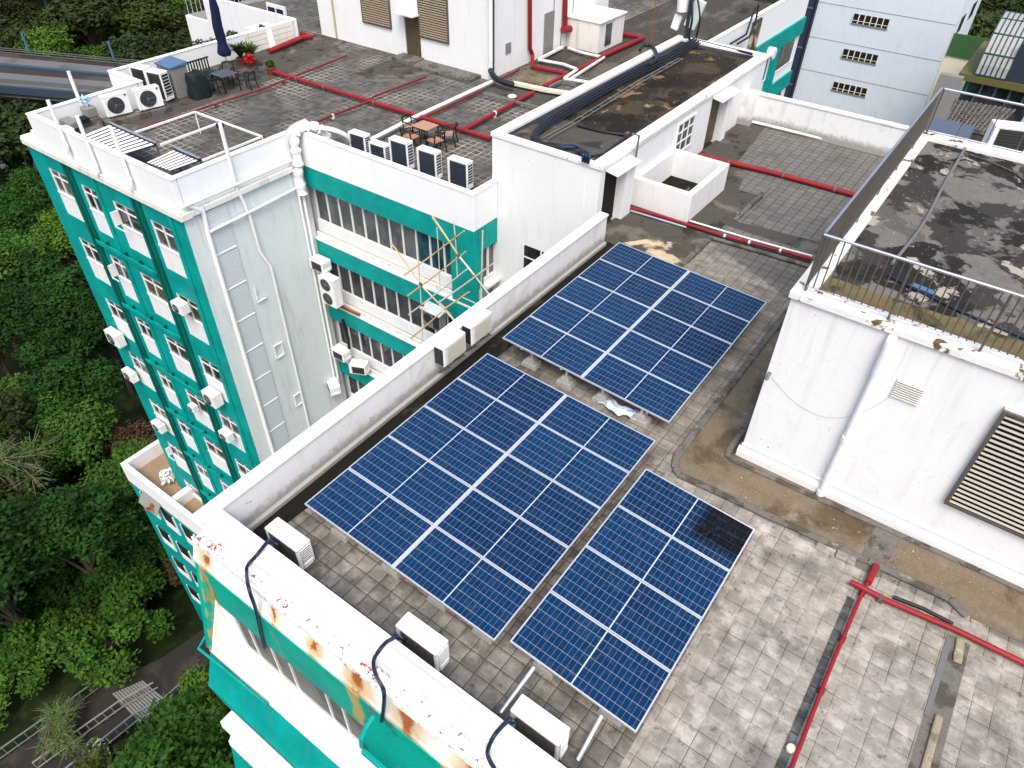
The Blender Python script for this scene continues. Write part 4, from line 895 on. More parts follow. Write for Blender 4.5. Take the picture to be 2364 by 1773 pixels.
# awning frame and ribbed sheets on the tower roof
q5b = win(220,120,400)
fz = .45
fo = thing('awning_frame', 'low white tube frame with a middle bar on the tower roof', 'frame', (-24, 14, FZ))
Q = [P(*q5b(u,v), fz) for u, v in [(500,1030),(1270,765),(2130,1080),(1370,1385)]]
mid = [P(*q5b(830,1185), fz), P(*q5b(1580,905), fz)]
for a, b2 in ((Q[0],Q[1]),(Q[1],Q[2]),(Q[2],Q[3]),(mid[0],mid[1])): MB().beam(a,b2,.06,.06).build('bar', M['gloss_white'], fo)
for p_ in (Q[1],Q[2],mid[1]): MB().cyl((p_.x,p_.y,FZ),(p_.x,p_.y,fz), .025, 8).build('leg', M['gloss_white'], fo)
for j, (A_, B_, C_, D_, lab) in enumerate(((P(*q5b(190,930),.42), P(*q5b(780,1190),.42), P(*q5b(380,1310),.42), P(*q5b(-180,1080),.42), 'larger white ribbed sheet beside the tower parapet'),
                                     (P(*q5b(1010,1250),.42), P(*q5b(1340,1390),.42), P(*q5b(970,1520),.42), P(*q5b(660,1410),.42), 'smaller white ribbed sheet at the tower parapet corner'))):
    so = thing('ribbed_sheet', lab, 'sheet', tuple(A_), 'ribbed sheets on the tower roof'); mb = MB(); nn = 10 if j == 0 else 7
    for i in range(nn):
        a_ = A_.lerp(B_, i/nn); b2 = A_.lerp(B_, (i+.62)/nn); c_ = D_.lerp(C_, (i+.62)/nn); d_ = D_.lerp(C_, i/nn)
        mb.hexa([a_,b2,c_,d_],[p_+Vector((0,0,.006)) for p_ in (a_,b2,c_,d_)])
    e = MB().hexa([p_-Vector((0,0,.02)) for p_ in (A_,B_,C_,D_)], [p_-Vector((0,0,.005)) for p_ in (A_,B_,C_,D_)])
    mb.build('ribs', M['white'], so); e.build('backing', M['cable'], so)
    mb = MB(); n_ = 22
    mb.beam(A_+Vector((0,0,.10)), B_+Vector((0,0,.10)), .07, .05)
    mb.build('edge_rail', M['steel'], so); mb = MB()
    for i in range(n_):
        a_ = A_.lerp(B_, (i+.5)/n_); mb.cyl((a_.x,a_.y,a_.z-.03),(a_.x,a_.y,a_.z+.09), .05, 8)
    mb.build('hooks', M['cable'], so)
    for p_ in (A_,B_): MB().cyl((p_.x,p_.y,FZ),(p_.x,p_.y,.4), .03, 8).build('leg', M['dark_steel'], so)

# rooftop clutter, far left
def sized(name, w, d, h, **k): return make_condenser(name, w, d, h, **k)
fanu = sized('fan_condenser', 1.0, .36, .80, fans=1, blue=True, back=False)
pl = MB().hexa([(-29.95,13.4,FZ),(-29.35,13.4,FZ),(-28.95,16.0,FZ),(-29.6,16.1,FZ)],[(-29.95,13.4,FZ+.22),(-29.35,13.4,FZ+.22),(-28.95,16.0,FZ+.22),(-29.6,16.1,FZ+.22)])
tag(pl.build('plinth', M['kerb'], bevel=.02), 'long concrete plinth under the two fan condensers on the tower roof', 'plinth')
put(fanu, (-29.70,14.15,FZ+.2), math.radians(78), 'fan condenser on the plinth, nearer of the two with round fans', 'fan condensers on the tower roof')
put(fanu, (-29.35,15.35,FZ+.2), math.radians(78), 'fan condenser on the plinth, farther of the two with round fans', 'fan condensers on the tower roof')
lo_ = sized('louvre_unit', .85, .45, 1.15, fans=0, feet=True)
put(lo_, (-30.35,16.55,FZ), math.radians(12), 'tall white louvred unit next to the blue lidded cabinet', 'louvred units on the roof')
put(lo_, (-31.35,16.45,FZ), math.radians(12), 'tall white louvred unit farthest left, behind the other one', 'louvred units on the roof')
cb = thing('cabinet', 'grey cabinet with a blue lid on the cobbled roof', 'cabinet', (-30.3, 17.35, FZ))
MB().box(-31.0,-29.95,17.0,17.75,FZ,.82).build('body', M['cab_grey'], cb, bevel=.015); MB().hexa([(-31.05,16.95,.83),(-29.9,16.95,.83),(-29.9,17.8,.83),(-31.05,17.8,.83)],[(-31.05,16.95,.90),(-29.9,16.95,.90),(-29.9,17.8,.98),(-31.05,17.8,.98)]).build('lid', M['lid_blue'], cb, bevel=.02)
# covered barbecue
mb = MB(); n = 18; m = 9
for i in range(m+1):
    z = FZ + 1.12*i/m; k = 1-.25*(i/m)**2 if i < m else .25
    for j in range(n):
        a_ = 2*math.pi*j/n; r_ = .42*k*(1+.09*math.sin(5*a_+i*.9)+.05*math.sin(9*a_)); s_ = 1/max(abs(math.cos(a_)), abs(math.sin(a_)))**.6
        mb.v.append((-29.45+r_*math.cos(a_)*s_*.92, 17.75+r_*math.sin(a_)*s_*1.1, z-(.16 if (i == m and math.sin(a_) < 0) else 0)))
mb.f = [(i*n+j,i*n+(j+1)%n,(i+1)*n+(j+1)%n,(i+1)*n+j) for i in range(m) for j in range(n)] + [tuple(m*n+j for j in range(n))]
tag(mb.build('covered_barbecue', M['cover'], smooth=True), 'barbecue under a black green rain cover beside the grey cabinet', 'barbecue')
# tables and chairs
def table(name, cx, cy, z0, w, d, h, top, legm, lab, rz=0):
    o = thing(name, lab, 'table', (cx,cy,z0)); 
    MB().box(cx-w/2,cx+w/2,cy-d/2,cy+d/2,z0+h-.03,z0+h).build('table_top', top, o, bevel=.008)
    MB().box(cx-w/2+.02,cx+w/2-.02,cy-d/2+.02,cy-d/2+.04,z0+h-.08,z0+h-.03).box(cx-w/2+.02,cx+w/2-.02,cy+d/2-.04,cy+d/2-.02,z0+h-.08,z0+h-.03).build('apron', legm, o)
    for sx in (-1,1):
        for sy in (-1,1): MB().box(cx+sx*(w/2-.03)-.02,cx+sx*(w/2-.03)+.02,cy+sy*(d/2-.03)-.02,cy+sy*(d/2-.03)+.02,z0,z0+h-.03).build('leg', legm, o)
    return o
def make_chair(name, seat, fr):
    o = thing(name, '', 'chair'); w = .25
    MB().box(-w,w,-w,w,.43,.455).build('seat', seat, o, bevel=.01)
    for sx in (-1,1):
        MB().tube([(sx*w,-w,0),(sx*(w-.01),-w+.01,.43),(sx*w,-w+.02,.64)], .026, 8).build('leg', fr, o, smooth=True)
        MB().tube([(sx*(w+.02),w+.10,0),(sx*w,w,.43),(sx*(w-.02),w+.06,.80)], .026, 8).build('leg', fr, o, smooth=True)
        MB().tube([(sx*w,-w+.02,.64),(sx*(w+.02),0,.66),(sx*(w),w+.03,.68)], .026, 8, 4).build('arm', fr, o, smooth=True)
    MB().tube([(-w+.01,w+.06,.78),(-.08,w+.13,.80),(.08,w+.13,.80),(w-.01,w+.06,.78)], .045, 8, 4).build('backrest', fr, o, smooth=True)
    return o
table('cafe_table', -18.52, 20.08, FZ, .80, .70, .72, M['wood'], M['black_metal'], 'small square table with a salmon wooden top behind the courtyard condensers')
ch = make_chair('cafe_chair', M['wood'], M['black_metal'])
for (x, y, rz, lab) in ((-19.25,20.15,90,'black cafe chair at the left of the salmon topped table'), (-18.70,19.45,178,'black cafe chair on the near side of the salmon topped table'),
                        (-17.80,20.55,-60,'black cafe chair behind the right corner of the salmon topped table'), (-17.75,19.75,-100,'black cafe chair with a salmon seat at the right of the cafe table')):
    put(ch, (x,y,FZ), math.radians(rz), lab, 'cafe chairs round the wooden table')
table('patio_table', -29.25, 19.0, FZ, .85, .85, .72, M['grey_table'], M['black_metal'], 'dark grey patio table by the boundary parapet')
pc = make_chair('patio_chair', M['black_metal'], M['black_metal'])
for (x, y, rz, lab) in ((-29.4,18.25,175,'black patio chair on the near side of the grey table'), (-28.55,19.6,-70,'black patio chair on the right of the grey table'), (-29.9,19.6,40,'black patio chair behind the grey table')):
    put(pc, (x,y,FZ), math.radians(rz), lab, 'patio chairs round the grey table')
bn = thing('patio_bench', 'black slatted garden bench against the parapet behind the grey table', 'bench', (-30.6,18.7,FZ))
MB().box(-30.9,-30.4,18.1,19.5,.02,.05).build('seat', M['black_metal'], bn)
mb = MB(); [mb.box(-30.95,-30.92,18.12+.14*i,18.18+.14*i,.05,.52) for i in range(10)]; mb.box(-30.96,-30.91,18.08,19.5,.52,.58).build('backrest', M['black_metal'], bn)
for y in (18.15,19.45):
    for x in (-30.88,-30.42): MB().box(x-.02,x+.02,y-.02,y+.02,FZ,.02).build('leg', M['black_metal'], bn)
# folded umbrella
um = P(530,172,FZ); uo = thing('patio_umbrella', 'folded navy patio umbrella standing by the parapet', 'umbrella', (um.x,um.y,FZ))
MB().cyl((um.x,um.y,FZ),(um.x,um.y,3.6), .028, 10).build('pole', M['steel'], uo, smooth=True)
mb = MB(); n = 22; pr = [(.45,.05),(.50,.24),(.62,.27),(.9,.20),(1.05,.17),(1.2,.20),(1.7,.19),(2.4,.17),(3.1,.10),(3.45,.03)]
for z, r_ in pr:
    for j in range(n):
        a_ = 2*math.pi*j/n; rr = r_*(1+.22*math.cos(7*a_+z*2)); mb.v.append((um.x+rr*math.cos(a_)+.03*math.sin(z*3), um.y+rr*math.sin(a_), z+(.07*math.cos(7*a_) if z < .6 else 0)))
mb.f = [(i*n+j,i*n+(j+1)%n,(i+1)*n+(j+1)%n,(i+1)*n+j) for i in range(len(pr)-1) for j in range(n)] + [tuple(range(n))[::-1]]
mb.build('canopy', M['navy'], uo, smooth=True)
MB().lathe([(.0,0),(.28,0),(.28,.06),(.06,.1),(0,.1)], (um.x,um.y,FZ)).build('base', M['concrete'], uo)
# potted plants
def leaves(mb, c, r, n, s, rs, up=.5, blade=False):
    for _ in range(n):
        if blade:
            a_ = rs.uniform(0,6.28); t_ = rs.uniform(.2,1.0); L = s*rs.uniform(.7,1.3)
            p0 = Vector(c)+Vector((rs.uniform(-.1,.1)*r, rs.uniform(-.1,.1)*r, 0)); dv = Vector((math.cos(a_)*t_, math.sin(a_)*t_, 1.2)).normalized()
            sd = Vector((-math.sin(a_), math.cos(a_), 0))*s*.045
            p1 = p0+dv*L*.6; p2 = p1+(dv+Vector((math.cos(a_)*.8,math.sin(a_)*.8,-.6))).normalized()*L*.45
            mb.add([p0-sd,p0+sd,p1+sd,p1-sd,p2], [(0,1,2,3),(3,2,4)])
        else:
            d = Vector((rs.gauss(0,1),rs.gauss(0,1),rs.gauss(0,1)+up)).normalized(); p_ = Vector(c)+d*r*rs.uniform(.55,1.0)
            a1 = Vector((rs.gauss(0,1),rs.gauss(0,1),rs.gauss(0,.6))).normalized(); a2 = a1.cross(d+Vector((rs.gauss(0,.5),rs.gauss(0,.5),rs.gauss(0,.5)))).normalized()
            L = s*rs.uniform(.6,1.3)
            mb.add([p_-a1*L*.5, p_+a2*L*.28, p_+a1*L*.5, p_-a2*L*.28], [(0,1,2,3)])
rs = random.Random(5)
def plant(x, y, lab, blade, r, h, flower=False, mat='leaf_bright', z=FZ):
    o = thing('potted_plant', lab, 'plant', (x,y,z), 'potted plants on the cobbled roof')
    MB().lathe([(0,0),(.16,0),(.22,.30),(.24,.30),(.24,.34),(.0,.34)], (x,y,z)).build('pot', M['terracotta'], o, smooth=True)
    mb = MB(); leaves(mb, (x,y,z+.36 if blade else z+.3+h*.5), r, 160 if blade else 260, .75 if blade else .13, rs, blade=blade); mb.build('foliage', M[mat], o)
    if flower:
        mb = MB(); leaves(mb, (x+.25,y-.25,z+.42), .28, 130, .16, rs); mb.build('flowers', M['red_flower'], o)
for (u, v, lab, bl, r_, h, fl, mt) in ((583,152,'spiky green potted plant with red flowers by the parapet',True,.5,.8,True,'leaf_bright'), (560,150,'olive green potted plant left of the spiky one',True,.4,.5,False,'leaf_olive'),
        (628,172,'small bright potted plant at the end of the thick red pipe',False,.2,.3,False,'leaf_bright'), (500,140,'bushy dark potted plant behind the patio table',False,.45,.6,False,'leaf'), (470,140,'bushy potted plant behind the garden bench',False,.40,.6,False,'leaf_olive'), (545,125,'tall thin potted plant beside the folded umbrella',False,.35,.9,False,'leaf_olive')):
    c = P(u, v, FZ); plant(c.x, c.y, lab, bl, r_, h, fl, mt)
# dish, heater
c = P(607,112,FZ); so = thing('satellite_dish', 'pale satellite dish bowl leaning by the parapet', 'satellite dish', (c.x-.3,c.y,FZ))
MB().lathe([(0,.16),(.2,.18),(.42,.27),(.44,.28),(.42,.24),(.2,.13),(0,.11)], (c.x-.3,c.y,.25), 26).build('bowl', M['gloss_white'], so, smooth=True); MB().cyl((c.x-.3,c.y,FZ),(c.x-.3,c.y,.38), .04, 8).build('mast', M['grey_conduit'], so)
wu = thing('white_ventilator', 'white hooded ventilator with a blue dot beside the satellite dish', 'ventilator', (c.x+.25,c.y+.35,FZ))
MB().hexa([(c.x+.05,c.y+.2,FZ),(c.x+.5,c.y+.2,FZ),(c.x+.5,c.y+.5,FZ),(c.x+.05,c.y+.5,FZ)],[(c.x-.05,c.y+.2,.75),(c.x+.3,c.y+.2,.75),(c.x+.3,c.y+.5,.75),(c.x-.05,c.y+.5,.75)]).build('casing', M['gloss_white'], wu, bevel=.04)
MB().cyl((c.x+.02,c.y+.19,.5),(c.x+.02,c.y+.12,.5), .20, 18).build('fan_grille', M['fan'], wu); MB().cyl((c.x+.22,c.y+.19,.62),(c.x+.22,c.y+.18,.62), .05, 12).build('sticker', M['lid_blue'], wu)
# duct jumble at the tower's left corner
dj = thing('duct_stack', 'jumble of grey ducts and trays behind the tower parapet, far left', 'duct', (-29.6,12.6,FZ))
MB().box(-30.2,-29.5,11.6,13.3,FZ,.05).box(-29.5,-28.9,12.0,13.1,FZ,-.15).build('tray', M['kerb'], dj, bevel=.02)
MB().box(-29.9,-29.1,11.9,12.3,.06,.30).build('duct', M['cab_grey'], dj, bevel=.03); MB().box(-30.1,-29.6,12.9,13.3,.06,.42).build('duct', M['cab_grey'], dj, bevel=.03)
MB().box(-29.4,-28.8,11.5,11.9,-.1,.22).build('cover', M['gloss_white'], dj, bevel=.05)
MB().box(-29.75,-29.35,12.5,12.8,.051,.2).build('mouth', M['black'], dj)
mb = MB(); leaves(mb, (-29.95,13.15,.62), .2, 60, .2, rs); tag(mb.build('plastic_bag', plain('pale_blue_bag', (.45,.65,.85), .5, var=.4)), 'crumpled pale blue bag on the duct jumble', 'bag')
# condensers behind the courtyard parapet
cu = make_condenser('courtyard_condenser', .86, .36, .95, 0, coil='grille_blue', feet=True)
for (x, y, s_, lab) in ((-15.09,18.0,1.03,'rightmost white condenser behind the courtyard parapet'), (-16.43,17.92,1.05,'second white condenser from the right behind the courtyard parapet'), (-17.72,17.88,1.08,'tall white condenser in the middle of the row behind the courtyard parapet')):
    put(cu, (x,y,FZ), math.radians(2), lab, 'condensers in a row behind the courtyard parapet', (1,1,s_))
put(cu, (-18.68,17.75,FZ), math.radians(2), 'low white condenser second from the left behind the courtyard parapet', 'condensers in a row behind the courtyard parapet', (.9,1,.74))
put(cu, (-19.75,17.8,FZ), math.radians(2), 'low white condenser at the left end of the courtyard row', 'condensers in a row behind the courtyard parapet', (.95,1,.84))

# ---------------------------------------------------------------- pipes on the cobbled roof
q2 = win(600,0,800); PZ = -.22
rp = lambda pts, f, r, mat, lab, cl=None: pipe('fire_pipe', [P(*f(u,v),PZ) for u, v in pts], r, M[mat], lab, group='red fire pipes', clamps=cl)
rp([(80,455),(1475,885)], q2, .085, 'red', 'thickest red pipe crossing the cobbled roof to the stair block', (M['kerb'], (.13,.27,.51,.86)))
rp([(905,820),(1400,655),(1700,560),(1860,495),(2212,355)], q1, .045, 'red_old', 'thin faded red pipe from the tower roof past the patio table to the plant room', (M['dark_steel'], (.3,.62)))
rp([(315,800),(440,745),(690,650),(730,615),(1060,490)], q2, .05, 'red_old', 'thin faded red pipe from the white duct to the plant room door step', (wc, (.18,)))
rp([(1300,830),(1745,590)], q2, .085, 'red', 'short thick red pipe branching toward the plant room', (wc, (.42,)))
rp([(1000,765),(1110,720),(1425,572)], q2, .05, 'red_old', 'thin red pipe hugging the long white pipe')
pipe('white_pipe', [P(*q2(660,918),PZ+.06), P(*q2(985,750),PZ+.06), P(*q2(1500,512),PZ+.06)], .085, M['gloss_white'], 'long straight white pipe from the courtyard condensers to the plant room corner')
qe = win(1100,0,400); WX, WY = -20.95, 27.3
pipe('fire_pipe', [PX(*qe(683,-200),WX+.15), PX(*qe(683,620),WX+.15), PX(*qe(715,700),WX+.15), P(*qe(715,850),PZ), P(*qe(1165,945),PZ), P(*qe(860,1105),PZ)], .10, M['red'], 'red riser on the right wall of the plant room turning onto the roof', group='red fire pipes', smooth=0)
pipe('fire_pipe', [PX(*qe(1140,-300),WX+.15), PX(*qe(1130,390),WX+.15)], .12, M['red'], 'red riser ending in a valve above the small white hut', group='red fire pipes')
tag(MB().cyl(PX(*qe(1110,375),WX+.2), PX(*qe(1200,365),WX+.2), .17, 12).build('valve', M['red'], smooth=True), 'red valve at the foot of the riser by the white hut', 'valve')
rp([(1290,895),(1560,760),(1640,700),(2130,485),(1850,430)], qe, .11, 'red', 'thick red pipe bending round the small white hut')
rp([(320,1000),(545,890)], qe, .06, 'red_old', 'short faded red pipe at the foot of the plant room right wall')
for pts, r_, m_, lab in (([(180,900),(260,1010),(470,1085)], .13, 'cable', 'thick black cable bundle at the plant room corner'), ):
    pipe('cable_bundle', [P(*qe(u,v), PZ+.35-.1*i) for i,(u,v) in enumerate(pts)], r_, M[m_], lab, 'cable', smooth=6)
def tray(name, pts, w, h, mat, lab, f=qe, z=-.2):
    mb = MB()
    for i in range(len(pts)-1): mb.beam(P(*f(*pts[i]),z), P(*f(*pts[i+1]),z), w, h)
    tag(mb.build(name, M[mat]), lab, 'pipe')
tray('white_trunking', [(470,1060),(900,1150),(1180,1190)], .26, .12, 'cream', 'cream trunking from the black cable bundle to the stair block')
tray('white_trunking', [(790,760),(1100,815),(1290,885),(1120,1000),(1440,1050)], .12, .08, 'gloss_white', 'white trunking zigzagging beside the thick red pipe')
tray('white_trunking', [(1170,610),(1350,670),(1630,730),(1200,1010)], .10, .08, 'gloss_white', 'white trunking looping in front of the small hut')
tray('white_trunking', [(800,755),(1100,600)], .12, .10, 'gloss_white', 'white trunking along the foot of the plant room beyond the riser')
tray('grey_duct', [(930,1110),(1090,1030),(1270,1070)], .12, .08, 'grey_conduit', 'grey trunking beside the brown sunken patch')
tray('grey_duct', [(90,1200),(420,1280),(760,1370)], .10, .08, 'grey_conduit', 'dark grey trunking crossing under the short red branch')
MB().poly([P(*qe(*k_), FZ+.012) for k_ in ((440,1030),(690,870),(1120,950),(860,1100))]).build('sunken_patch', M['brown_wet'], tb)
MB().poly([P(*qe(*k_), FZ+.014) for k_ in ((120,1150),(240,1040),(700,1150),(1000,1230),(760,1340),(400,1240))]).build('sunken_patch', M['screed'], tb)
cd = MB(); c = P(*qe(455,1240), FZ)
tag(MB().lathe([(0,0),(.18,0),(.2,.05),(.12,.1),(0,.11)], c).build('plastic_basin', M['gloss_white'], smooth=True), 'small upturned white basin on the cobbles by the grey trunking', 'basin')
rp([(1220,650),(1255,642),(1640,480),(1760,470),(1640,425)], win(400,0,400), .12, 'red', 'fat red pipe along the clapboard end of the boundary parapet')

# ================================================================ PLANT ROOM
pr_ = thing('plant_room', 'large white plant room with two louvres and a brown door on the cobbled roof', 'building', (-26, 31, FZ))
w = MB().box(-32.2,-26.12,WY,38,FZ-.05,7).box(-25.12,WX,WY,38,FZ-.05,7).box(-26.12,-25.12,WY,38,1.58,7).box(-26.12,-25.12,WY+.12,38,FZ-.05,1.58)
w.build('wall', M['white'], pr_, bevel=.01)
MB().box(-26.10,-25.14,WY+.06,WY+.11,FZ,1.57).build('door', M['door_brown'], pr_)
MB().box(-26.2,-25.05,WY-.55,WY-.02,1.68,1.75).box(-26.2,-26.1,WY-.5,WY-.02,1.755,1.95).build('door_canopy', M['white_old'], pr_)
for (x0,x1,z0,z1) in ((-28.85,-27.0,.82,4.2),(-25.05,-23.35,.80,4.2)):
    lo = MB().box(x0-.06,x0,WY-.08,WY,z0-.06,z1).box(x1,x1+.06,WY-.08,WY,z0-.06,z1).box(x0,x1,WY-.08,WY,z0-.06,z0).build('louvre', M['dark_steel'], pr_)
    MB().box(x0,x1,WY-.012,WY-.002,z0,z1).build('backing', M['black'], lo); sl = MB(); n = int((z1-z0)/.105)
    for i in range(n):
        z = z0+.105*(i+.5); sl.hexa([(x0,WY-.078,z-.030),(x1,WY-.078,z-.030),(x1,WY-.045,z-.012),(x0,WY-.045,z-.012)],[(x0,WY-.078,z+.010),(x1,WY-.078,z+.010),(x1,WY-.045,z+.028),(x0,WY-.045,z+.028)])
    sl.build('slats', plain('tan_slat', (.40,.33,.24), .5, var=.2), lo)
MB().cyl((-20.95+.12,WY-.06,-.3),(-20.95+.12,WY-.06,6), .10, 12).build('corner_pipe', M['white'], pr_)
MB().cyl((-20.95+.14,WY+.15,-.3),(-20.95+.14,WY+.15,6), .035, 8).build('corner_conduit', M['cable'], pr_)
MB().cyl((-31.0,WY-.05,-.35),(-31.0,WY-.05,6), .05, 8).build('old_pipe', plain('tan_pipe', (.50,.42,.28), .7), pr_)
MB().box(-24.9,-21.4,WY-1.0,WY-.02,FZ+.001,FZ+.16).box(-26.3,-24.92,WY-.9,WY-.02,FZ+.001,FZ+.22).build('door_step', M['kerb'], pr_, bevel=.03)
a = PX(*qe(370,590),WX); b_ = PX(*qe(435,670),WX)
MB().box(WX,WX+.03,a.y,b_.y,b_.z,a.z+.1).build('air_vent', M['cab_grey'], pr_)
a = PX(*qe(865,260),WX); b_ = PX(*qe(960,680),WX)
MB().box(WX,WX+.06,a.y,b_.y,FZ,a.z+.3).build('side_door', M['cab_grey'], pr_)
for y in (32.5,33.3,34.3): MB().box(WX,WX+.03,y,y+.03,FZ,5).build('panel_joint', M['grey_conduit'], pr_)
hu = thing('roof_hut', 'small white hut with a flat roof and dark door beyond the plant room', 'hut', (-19.9,35,FZ))
MB().box(-20.9,-19.03,33.85,36.4,FZ,.98).build('wall', M['white_old'], hu); MB().box(-20.95,-18.95,33.8,36.5,.99,1.08).build('roof', M['white'], hu, bevel=.02)
MB().box(-19.04,-19.0,34.5,35.1,FZ+.2,.85).build('door', M['glass_grey'], hu)
# clapboard skin of the boundary parapet far end + objects beyond
mb = MB(); [mb.box(-32.39,-32.36,22.6,25.6,FZ+.05+.24*i,FZ+.26+.24*i) for i in range(4)]; mb.build('clapboard', M['white_old'], tb)
nb = thing('neighbour_terrace', 'white neighbouring terrace with a railing beyond the boundary parapet, top left', 'building', (-40,27,-6))
a = PY(427,33,26.2); 
MB().box(a.x,-34.5,26.2,34,-8,a.z-.05).build('wall', M['white'], nb); MB().box(a.x+.2,-35,26.4,34,a.z-.08,a.z-.0).build('roof', M['cab_grey'], nb)
for i in range(26): MB().cyl((a.x+.1,26.4+.3*i,a.z-.05),(a.x+.1,26.4+.3*i,a.z+1.0), .02, 6).build('baluster', M['alu'], nb)
MB().tube([(a.x+.1,26.4,a.z+1.0),(a.x+.1,34,a.z+1.0)], .03).build('handrail', M['alu'], nb)
sp = MB().box(-36.2,-35.2,29,29.06,.4,1.1); o = thing('framed_panel', 'white framed dark blue panel above the boundary wall, top left', 'panel', (-35.5,28.5,0))
a = PY(614,10,28.5); MB().box(a.x,a.x+1.6,28.5,28.6,a.z-.75,a.z+.1).build('frame', M['gloss_white'], o); MB().box(a.x+.12,a.x+.72,28.48,28.499,a.z-.62,a.z-.08).box(a.x+.86,a.x+1.42,28.48,28.499,a.z-.62,a.z-.08).build('screen', M['navy'], o)
# mast, cables on the stair block
mo = thing('antenna_mast', 'dark antenna mast with white panel antennas at the far end of the stair block', 'antenna', (-13.0,30.6,ST))
MB().cyl((-13.0,30.6,1.9),(-13.0,30.6,6.4), .12, 12).build('mast', M['navy_panel'], mo, smooth=True)
def px3(u, v, y): return PY(*q3(u,v), y)
mb = MB(); a_, b_ = px3(225,360,30.9), px3(290,190,30.9); mb.beam((a_.x,30.7,a_.z),(b_.x,30.7,b_.z+.05), .34, .18); mb.build('lower_antenna', M['gloss_white'], mo, bevel=.05)
a_, b_ = px3(335,130,30.9), px3(350,-60,30.9); MB().cyl((a_.x,30.7,a_.z),(b_.x,30.7,b_.z), .24, 16).build('drum_antenna', M['gloss_white'], mo, smooth=True)
a_, b_ = px3(430,330,30.9), px3(590,-20,30.9); MB().beam((a_.x,30.6,a_.z),(b_.x,30.6,b_.z), .50, .16).build('panel_antenna', plain('pale_green_panel', (.62,.70,.66), .5), mo, bevel=.03)
MB().tube([(-13.0,30.5,3.8),(-12.7,30.2,3.0),(-12.75,30.3,2.3),(-12.6,30.4,2.1)], .05, 8, 5).tube([(-12.9,30.4,4.2),(-12.3,30.0,3.2),(-12.35,30.1,2.4)], .04, 8, 5).build('feed_cable', M['cable'], mo, smooth=True)
a_ = px3(700,0,33); MB().beam((-13.0,30.6,5.0),(-9.3,31.5,4.75), .16, .16).build('cross_arm', M['navy_panel'], mo)
MB().box(-11.6,-10.6,31.2,31.5,4.7,5.5).build('equipment_box', M['lid_blue'], mo, bevel=.03); MB().box(-9.8,-9.2,31.2,31.6,4.3,5.2).build('equipment_box', M['grey_conduit'], mo, bevel=.03)
rz = ST+.02
def rc(pts, r_, lab, z=rz, mat='cable', n=8): return pipe('roof_cable', [P(*f(u,v),z) for f,u,v in pts], r_, M[mat], lab, 'cable', 'cables on the stair block roof', smooth=6, n=n)
base = [(1680,255),(1480,370),(1200,500),(960,640),(760,760),(650,850),(680,905),(820,935),(930,955)]
for j, (dx, dy, r_) in enumerate(((0,0,.05),(-14,-10,.045),(14,12,.045),(28,22,.03))):
    pts = [(q8,u+dx*.9,v+dy*(.9 if u > 700 else .2)) for u, v in base]
    if j == 0: pts += []
    o = rc(pts[:-1], r_, ('middle black cable of the bundle along the stair block roof','left black cable of the bundle along the stair block roof','right black cable of the bundle along the stair block roof','thin black cable on the outside of the roof bundle')[j], rz+.04)
hook = [P(*q8(820,935),rz+.05), P(*q8(930,940),rz+.10), PY(*q8(975,980),SY0-.06), PY(*q8(972,1035),SY0-.08)]
for j, dx in enumerate((-.09,0.0,.09)): pipe('roof_cable', [p_+Vector((dx,0,0)) for p_ in hook], .045, M['cable_blue'], ('left','middle','right')[j]+' black cable end bending down over the near edge of the stair block', 'cable', 'cables on the stair block roof', smooth=6, n=8)
tr = thing('cable_ladder', 'thin steel cable ladder beside the black bundle on the stair block roof', 'ladder', (-11.6,22,ST))
for off in (0,.16):
    MB().tube([P(*q8(1570,370),rz+.03)+Vector((off,0,0)), P(*q8(1300,520),rz+.03)+Vector((off,0,0)), P(*q8(880,780),rz+.03)+Vector((off,0,0)), P(*q8(700,880),rz+.03)+Vector((off,0,0))], .018, 6).build('side_rail', M['grey_conduit'], tr)
for i in range(14):
    p_ = P(*q8(1570,370),rz+.03).lerp(P(*q8(880,780),rz+.03), i/13); MB().beam(p_,(p_.x+.16,p_.y,p_.z),.02,.02).build('rung', M['grey_conduit'], tr)
rc([(q8,1380,415),(q8,1430,370),(q8,1400,300),(q8,1345,290),(q8,1320,320)], .07, 'thick black cable arching over the left kerb of the stair block', rz+.12)
rc([(q8,920,800),(q8,1080,840),(q8,1220,860)], .05, 'short black cable crossing the near end of the stair block roof', rz-.02)
rc([(q8,1230,870),(q8,1160,960),(q8,1010,1000)], .04, 'black cable along the near right corner of the stair block roof', rz-.05)
rc([(q8,1690,260),(q8,1850,300),(q8,2040,345)], .05, 'black cable along the far kerb of the stair block', rz)
rod = thing('thin_rod', 'thin rusty rod standing at the left kerb of the stair block', 'rod', tuple(P(*q8(1385,285),ST)))
a_ = P(*q8(1385,285),ST); MB().cyl(a_, (a_.x,a_.y,a_.z+2.4), .022, 8).build('shaft', M['rust'], rod)
c = PX(*q8(2165,340), FX+.35); bl = thing('wall_lamp', 'round white lamp on the teal face of the far wing', 'lamp', tuple(c)); MB().cyl((FX+.1,c.y,c.z),(FX+.5,c.y,c.z), .32, 18).build('shade', M['gloss_white'], bl, bevel=.03)

